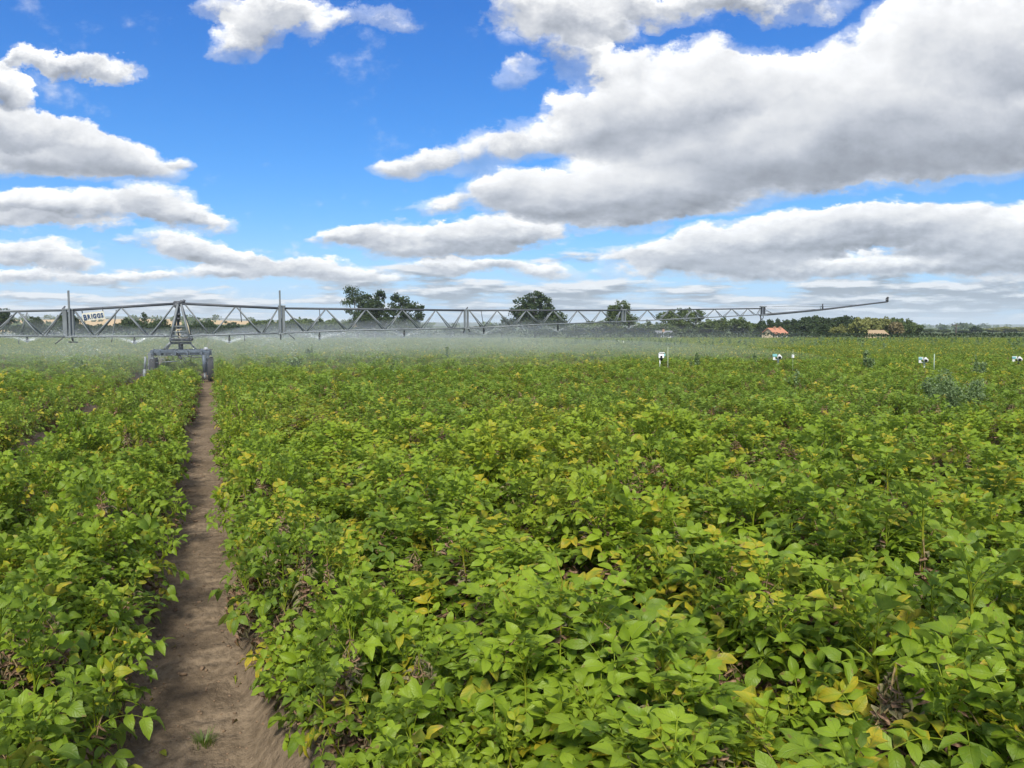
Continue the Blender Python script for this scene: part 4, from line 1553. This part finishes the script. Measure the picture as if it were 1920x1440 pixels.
def part_tube(name, segs, m, parent, n=10):
    S = Soup()
    for s in segs:
        tube(S, s[0], s[1], s[2] if len(s) > 2 else s[1], (.5, 0, 0), n)
        m0 = S.n - len(s[0]) * n
        S.t.append(np.array([[m0, m0 + k + 1, m0 + k] for k in range(1, n - 1)]))
        e = S.n - n
        S.t.append(np.array([[e, e + k, e + k + 1] for k in range(1, n - 1)]))
    return link(name, S.mesh(name, m, smooth=False), parent)


def station_front(px, ytop, D, label):
    p = at_d(px, ytop, D)
    t = empty('sensor_station', (p.x, p.y, .1), -YAW - math.atan((px - CX) / FPX) + R(8))
    tag(t, label, 'sensor')
    t.scale = (1.15, 1.15, 1.15)
    z = (p.z - .1) / 1.15
    part_tube('pole', [([(-.035, 0, 0), (-.035, 0, z - .10)], .017)], M_POLEW, t)
    bm = bmesh.new()
    vs = add_box(bm, (-.075, -.06, z - .135), (.065, .06, z))
    for v in vs:                                    # lid leans back and the front drops forward
        if v.co.z > z - .05 and v.co.y < 0: v.co.z -= .03; v.co.x += .0
        if v.co.z < z - .1 and v.co.y < 0: v.co.y -= .02
    bmesh.ops.bevel(bm, geom=bm.edges[:], offset=.008, segments=2, affect='EDGES')
    h = bm_obj('housing', bm, M_WHITE, t)
    box_obj('window', (-.038, -.094, z - .125), (.018, -.075, z - .07), M_LENS, h, .004)
    box_obj('lid', (-.062, -.05, z + .004), (.090, .06, z + .02), M_WHITE, h, .004)
    box_obj('side_box', (.072, -.03, z - .09), (.105, .03, z - .015), M_TEAL, t, .004)
    part_tube('dome', [([(.0, -.02, z - .135), (.0, -.02, z - .15), (0, -.02, z - .18), (0, -.02, z - .215)], .055, .028)], M_LENS, t, 14)
    part_tube('mounting_arm', [([(-.035, 0, z - .16), (.0, -.01, z - .15)], .012)], M_BLACK, t, 6)


def station_side(px, ytop, D, label, tealf, dark_pole=False):
    p = at_d(px, ytop, D)
    t = empty('sensor_station', (p.x, p.y, .1), -YAW - math.atan((px - CX) / FPX) + R(-10))
    tag(t, label, 'sensor')
    t.scale = (1.15, 1.15, 1.15)
    z = (p.z - .1) / 1.15
    part_tube('pole', [([(.02, 0, .42), (.02, 0, z - .12)], .018)], M_POLEW, t)
    part_tube('pole_sleeve', [([(.02, 0, 0), (.02, 0, .42 if not dark_pole else .50)], .023)], M_BLACK if dark_pole else M_POLEW, t)
    b = box_obj('solar_box', (-.125, -.05, z - .075), (-.015, .05, z), M_TEAL if tealf else M_POLEW, t, .006)
    box_obj('solar_panel', (-.11, -.056, z - .066), (-.03, -.0515, z - .012), M_TEAL, b)
    c = box_obj('battery_box', (-.115, -.045, z - .165), (-.055, .04, z - .08), M_WHITE, t, .006)
    box_obj('bracket', (-.052, -.02, z - .165), (.005, .02, z - .145), M_WHITE, t, .003)
    part_tube('cable', [([(-.05, 0, z - .1), (-.02, -.02, z - .13), (.01, 0, z - .09)], .008)], M_BLACK, t, 6)
    h = part_tube('camera_housing', [([(.035, .05, z - .075), (.05, -.01, z - .08), (.065, -.06, z - .085), (.075, -.09, z - .09)], .050, .062)], M_WHITE, t, 18)
    part_tube('lens', [([(.0755, -.092, z - .09), (.0765, -.097, z - .0905)], .040)], M_LENS, h, 18)
    part_tube('rain_hood', [([(.04, .03, z - .045), (.08, -.12, z - .045)], .042, .03)], M_WHITE, h, 8)


station_front(1240, 662, 24.5, 'white sensor station with square dark window and black dome below')
station_side(1458, 664, 24.5, 'sensor station with the bright teal box and round white camera beside it', True)
station_side(1732, 669.5, 24.5, 'sensor station with pale blue box beside the thick grey cane', False)
station_side(1908, 668, 24.5, 'sensor station with dark sleeved pole at the right edge', False, True)


def cane(px, y0, y1, D, r, label, m, boxy=None):
    a = at_d(px, y0, D)
    t = empty('marker_cane', (a.x, a.y, .1))
    tag(t, label, 'marker')
    part_tube('cane', [([(0.01, 0, 0), (0, 0, a.z - .1)], r)], m, t, 6)
    if boxy:
        q = at_d(px, boxy, D).z - .1
        box_obj('gauge', (-.026, -.026, q - .045), (.026, .026, q + .045), M_WHITE, t, .006)


cane(1252.5, 650, 700, 22, .007, 'thin pale cane just right of the white sensor with black dome', simple('pale_cane', (.42, .47, .36), .7))
cane(1487, 655, 700, 21, .0045, 'thin cane carrying a small white gauge box', simple('green_wire_cane', (.32, .38, .22), .7), 668)
cane(1752, 664, 700, 24, .016, 'thick grey-green cane right of the pale blue sensor box', simple('grey_green_cane', (.30, .38, .30), .7))

# ------------------------------------------------------------------ tall weeds in the crop
def weed_mesh(name, rg, H, W, n, leaf, narrow=False):
    """upright branching weed: stems with many small leaves"""
    cen = []
    stems = []
    ns = 5 if narrow else 16
    for i in range(ns):
        a = rg.uniform(0, 6.28)
        r = W * 0.5 * math.sqrt(rg.random())
        h = H * rg.uniform(.72, 1.0) * (1 - 0.35 * (r / (W * .5)) ** 2)
        tip = np.array([math.cos(a) * r, math.sin(a) * r, h])
        b = np.array([math.cos(a) * r * .25, math.sin(a) * r * .25, 0])
        stems.append((b, (b + tip) / 2 + np.array([math.cos(a), math.sin(a), 0]) * W * .06, tip))
        k = n // ns
        f = rg.random(k) ** 0.6
        P = b + np.outer(f, tip - b)
        wd = (W * (.10 if narrow else .13)) * (1.15 - f)[:, None] + .015
        cen.append(P + rg.standard_normal((k, 3)) * wd * np.array([1, 1, .6]))
    cen = np.concatenate(cen)
    v, f = leaf_quads(rg, cen, leaf, .3)
    t = np.clip(rg.normal(.5, .2, len(cen)) + .3 * (cen[:, 2] / H - .5), 0, 1)
    t = np.repeat(t, 4)
    fol = mesh_np(name, v, [f], False, None, np.stack([t, t * 0, t * 0], 1), (M_WEED,))
    S = Soup()
    for s in stems: tube(S, s, .008, .003, (.6, 0, 0), 4)
    return fol, S.mesh('stem', M_WEED)


def weed(px, ytop, D, wpx, label, seed, n=900, narrow=False, leaf=.045):
    rg = np.random.default_rng(seed)
    p = at_d(px, ytop, D)
    H = p.z - .15
    t = empty('tall_weed', (p.x, p.y, .15))
    tag(t, label, 'weed')
    a, b = weed_mesh('foliage', rg, H, wpx / FPX * D, n, leaf, narrow)
    link('foliage', a, t)
    link('stem', b, t)


weed(1786, 683, 12.0, 112, 'large feathery blue-green weed standing out of the crop beyond the near rows', 1, 6800, leaf=.028)
weed(1628, 652, 23, 24, 'dark blue-green weed between the teal sensor and the pale blue sensor', 2, 700, True, .06)
weed(1305, 654, 24, 20, 'bluish weed right of the thin pale cane', 3, 600, True, .06)
weed(837, 644, 31, 9, 'slim upright weed in the spray below the second hinge', 4, 300, True, .06)
weed(582, 645, 33, 18, 'bluish weed in the spray near the second mast', 5, 400, False, .08)
weed(736, 673, 20.5, 14, 'small dark weed at the front edge of the spray', 6, 400, True, .05)
weed(548, 664, 25, 30, 'broad faint weed inside the spray right of the cart', 7, 500, False, .07)
weed(149, 672, 23, 26, 'faint broad weed at the front of the spray below the sign', 8, 500, False, .06)
weed(1414, 658, 26, 9, 'narrow weed left of the teal sensor', 9, 260, True, .06)
weed(1492, 690, 15.5, 30, 'low blue-green weed at the foot of the gauge cane', 10, 500, False, .04)
weed(1835, 664, 21, 30, 'low leafy weed behind the large feathery weed', 11, 500, False, .05)


def weed_band():
    rg = np.random.default_rng(8)
    cen, hh = [], []
    for i in range(520):
        px = rg.uniform(1050, 2100) if rg.random() < .85 else rg.uniform(640, 1500)
        D = rg.uniform(42, 104)
        if px < 1450 and D < 55: continue
        p = at_d(px, 640, D)
        if fbm(p.x / 9 + 5, p.y / 14, 3, 14) < (.50 if px > 1450 else .56): continue
        H = rg.uniform(.45, .8) + (.12 if px > 1500 else 0)
        n = 55
        f = rg.random(n) ** .6
        c = np.stack([p.x + rg.normal(0, .13, n) * (1.2 - f), p.y + rg.normal(0, .13, n) * (1.2 - f), .2 + f * H * 1.0], 1)
        cen.append(c)
    cen = np.concatenate(cen)
    v, f = leaf_quads(rg, cen, .10, .3)
    t = np.repeat(np.clip(rg.normal(.45, .2, len(cen)), 0, 1), 4)
    o = link('tall_weeds', mesh_np('tall_weeds', v, [f], False, None, np.stack([t, t * 0, t * 0], 1), (M_WEED,)))
    tag(o, 'drifts of tall dark blue-green weeds over the far part of the crop', 'weeds', kind='stuff')


weed_band()


def grass_tuft():
    rg = np.random.default_rng(3)
    p = at_d(383, 1392, 2.8)
    d = ray(383, 1392)
    p = CAM + d * ((CAM_H - 0.0) / -d.z)
    S = Soup()
    for i in range(90):
        a = rg.uniform(0, 6.28)
        r = rg.uniform(0, .045)
        h = rg.uniform(.02, .055)
        b = np.array([math.cos(a) * r, math.sin(a) * r, -.01])
        o = np.array([math.cos(a), math.sin(a), 0])
        s = np.array([-math.sin(a), math.cos(a), 0]) * .0016
        m = b + o * h * .25 + np.array([0, 0, h * .7])
        e = b + o * h * .7 + np.array([0, 0, h])
        S.add(np.array([b - s, b + s, m + s, m - s, e]), q=[[0, 1, 2, 3]], t=[[3, 2, 4]], c=(rg.uniform(.2, .7), .05, 0))
    o = link('grass_tuft', S.mesh('grass_tuft', LEAF_FAR), None, (p.x, p.y, 0.0))
    tag(o, 'little tuft of green grass on the bare soil of the wheel track', 'grass tuft')


grass_tuft()


# ------------------------------------------------------------------ clods and small stones on the track
def clods():
    rg = np.random.default_rng(12)
    S = Soup()
    ico = bmesh.new()
    bmesh.ops.create_icosphere(ico, subdivisions=1, radius=1.0)
    V0 = np.array([v.co[:] for v in ico.verts])
    F0 = np.array([[v.index for v in f.verts] for f in ico.faces])
    ico.free()
    for i in range(1500):
        y = 1.6 + 12 * rg.random() ** 1.7
        x = TRACK_X + rg.normal(0, .26)
        z = float(soil_h(np.array([x]), np.array([y]))[0])
        r = rg.uniform(.002, .008) * (1 + (rg.random() < .06) * 1.6)
        v = V0 * (1 + rg.normal(0, .18, (len(V0), 1))) * np.array([1, 1, .6]) * r * rg.uniform(.7, 1.3, 3)
        S.add(v + np.array([x, y, z + r * .2]), t=F0)
    m = simple('soil_clod', (0.17, 0.115, 0.072), .95, var=.35, scale=30)
    o = link('soil_clods', S.mesh('soil_clods', m, smooth=False))
    tag(o, 'crumbs and clods of dry brown soil scattered along the wheel track', 'soil', kind='stuff')


clods()


def litter():
    rg = np.random.default_rng(21)
    S = Soup()
    for i in range(230):
        y = 1.7 + 14 * rg.random() ** 1.5
        x = TRACK_X + rg.choice([-1, 1]) * (.10 + abs(rg.normal(.12, .08)))
        z = float(soil_h(np.array([x]), np.array([y]))[0]) + .006
        a = rg.uniform(0, 6.28)
        L = rg.uniform(.02, .05)
        leaflet(S, rg, np.array([x, y, z]), np.array([math.cos(a), math.sin(a), .05]), np.array([rg.normal(0, .3), rg.normal(0, .3), 1.0]), L, L * .5, 0,
                (.5, .3, 1.0 if rg.random() < .8 else 0.1), .2, rg.random() < .5)
    o = link('fallen_leaves', S.mesh('fallen_leaves', LEAF_NEAR))
    tag(o, 'dry brown potato leaves fallen along both edges of the wheel track', 'leaves', kind='stuff')


litter()

# ------------------------------------------------------------------ spray and mist
def volume_mat(name, dens, col, aniso=0.3):
    m = bpy.data.materials.new(name)
    m.use_nodes = True
    t = m.node_tree
    t.nodes.clear()
    out = t.nodes.new('ShaderNodeOutputMaterial')
    pv = t.nodes.new('ShaderNodeVolumePrincipled')
    pv.inputs['Color'].default_value = (*col, 1)
    pv.inputs['Density'].default_value = dens
    pv.inputs['Anisotropy'].default_value = aniso
    t.links.new(pv.outputs[0], out.inputs['Volume'])

    return m


def mist_shell(name, x0, x1, yc, hw, zlo, zhi, dens, label, seed, taper):
    """closed lens-shaped body of fine drops along the boom"""
    rg = np.random.default_rng(seed)
    nx, na = 90, 28
    v = []
    for i in range(nx + 1):
        f = i / nx
        x = x0 + (x1 - x0) * f
        e = min(1.0, math.sin(math.pi * min(max(f, .0), 1.0)) * 3) ** .5 if 0 < f < 1 else 0.02
        e *= float(np.interp(f, [0, .55, 1], taper))
        for k in range(na):
            a = 2 * math.pi * k / na
            nn = float(fbm(np.array([x * .22 + 40 + math.cos(a) * 1.5]), np.array([math.sin(a) * 1.5 + 9]), 4, seed))
            w = hw * (0.72 + .55 * nn) * (.6 + .4 * e)
            top = zhi * (0.70 + .6 * nn)
            c, s = math.cos(a), math.sin(a)
            y = yc + c * w
            z = zlo + (s * (top - zlo) * e if s > 0 else s * .35)
            v.append((x, y, z))
    q = []
    for i in range(nx):
        for k in range(na):
            q.append((i * na + k, i * na + (k + 1) % na, (i + 1) * na + (k + 1) % na, (i + 1) * na + k))
    me_v = v
    n = len(v)
    me_v += [tuple(np.mean(v[:na], 0)), tuple(np.mean(v[nx * na:nx * na + na], 0))]
    t = [(n, (k + 1) % na, k) for k in range(na)] + [(n + 1, nx * na + k, nx * na + (k + 1) % na) for k in range(na)]
    o = link(name, mesh_np(name, me_v, [np.array(q), np.array(t)], True, mats=(volume_mat(name, dens, (.95, .98, 1.0)),)))
    tag(o, label, 'mist', kind='stuff')
    return o


XL, XR = V(-330, 620).x, V(1500, 600).x
mist_shell('spray_mist', XL, XR, YB + 6.0, 13.5,   .42, 1.95, 0.0165, 'pale bluish mist of irrigation water hanging over the crop under the boom', 1, (1.0, .8, .35))


mist_shell('spray_drift', XL + 10, V(1330, 600).x + 22, 78, 42, .7, 2.5, 0.0055, 'thin drift of blown spray hazing the hedge and trees behind the boom', 2, (.9, 1.0, .8))


def droplets():
    """streaks of falling drops thrown out on both sides of every nozzle"""
    m, N, b = mat('water_drops')
    b.inputs['Base Color'].default_value = (.85, .9, .95, 1)
    b.inputs['Roughness'].default_value = .15
    first = None
    words = ['furthest left', 'second', 'third', 'fourth', 'fifth', 'sixth', 'seventh', 'eighth', 'last and faintest']
    for i, nz in enumerate(NOZ):
        rg = np.random.default_rng(50 + i)
        S = Soup()
        n = int(6500 * (1.0 if i < 4 else .6 - .05 * i))
        az = rg.uniform(0, 2 * math.pi, n)
        el = R(22) + rg.normal(0, .05, n)
        v0 = 6.0 + rg.normal(0, .4, n)
        tt = rg.random(n) ** 2.0 * .60
        hx = np.cos(az) * np.cos(el) * v0 * tt / (1 + .7 * tt)
        hy = np.sin(az) * np.cos(el) * v0 * tt / (1 + .7 * tt)
        z = np.sin(el) * v0 * tt / (1 + .7 * tt) - 4.2 * tt * tt
        spread = .02 + .10 * tt
        P = np.stack([hx, hy, z], 1) + rg.standard_normal((n, 3)) * spread[:, None]
        ok = P[:, 2] > -(nz.z - .62)
        P, az, tt = P[ok], az[ok], tt[ok]
        d = np.stack([np.cos(az), np.sin(az), np.sin(R(22)) - 1.6 * tt], 1)
        d /= np.linalg.norm(d, axis=1, keepdims=True)
        up = np.cross(d, rg.standard_normal(d.shape))
        up /= np.linalg.norm(up, axis=1, keepdims=True)
        L = rg.uniform(.015, .05, len(P))[:, None]
        w = rg.uniform(.0007, .0015, len(P))[:, None]
        vv = np.stack([P - d * L, P + up * w, P + d * L, P - up * w], 1).reshape(-1, 3)
        S.add(vv, q=np.arange(len(vv)).reshape(-1, 4))
        o = link('water_spray', S.mesh('water_spray', m, smooth=False), None, nz)
        where = ['at the left edge of the view', 'below the sign side of the boom', 'just right of the cart', 'right of the second mast', 'under the airy tree clump',
                 'just right of the third hinge', 'under the large oak', 'under the round-crowned tree', 'under the wide flat-topped tree'][i]
        tag(o, 'fan of fine white water drops thrown from the sprinkler ' + where, 'water spray', 'water fans under the boom', 'stuff')


droplets()

# ------------------------------------------------------------------ air
bm = bmesh.new()
add_box(bm, (-9500, -600, -12), (12500, 11500, 130))
hz = bm_obj('haze', bm, volume_mat('haze', 0.00022, (.80, .90, 1.0), 0.0))
tag(hz, kind='stuff')
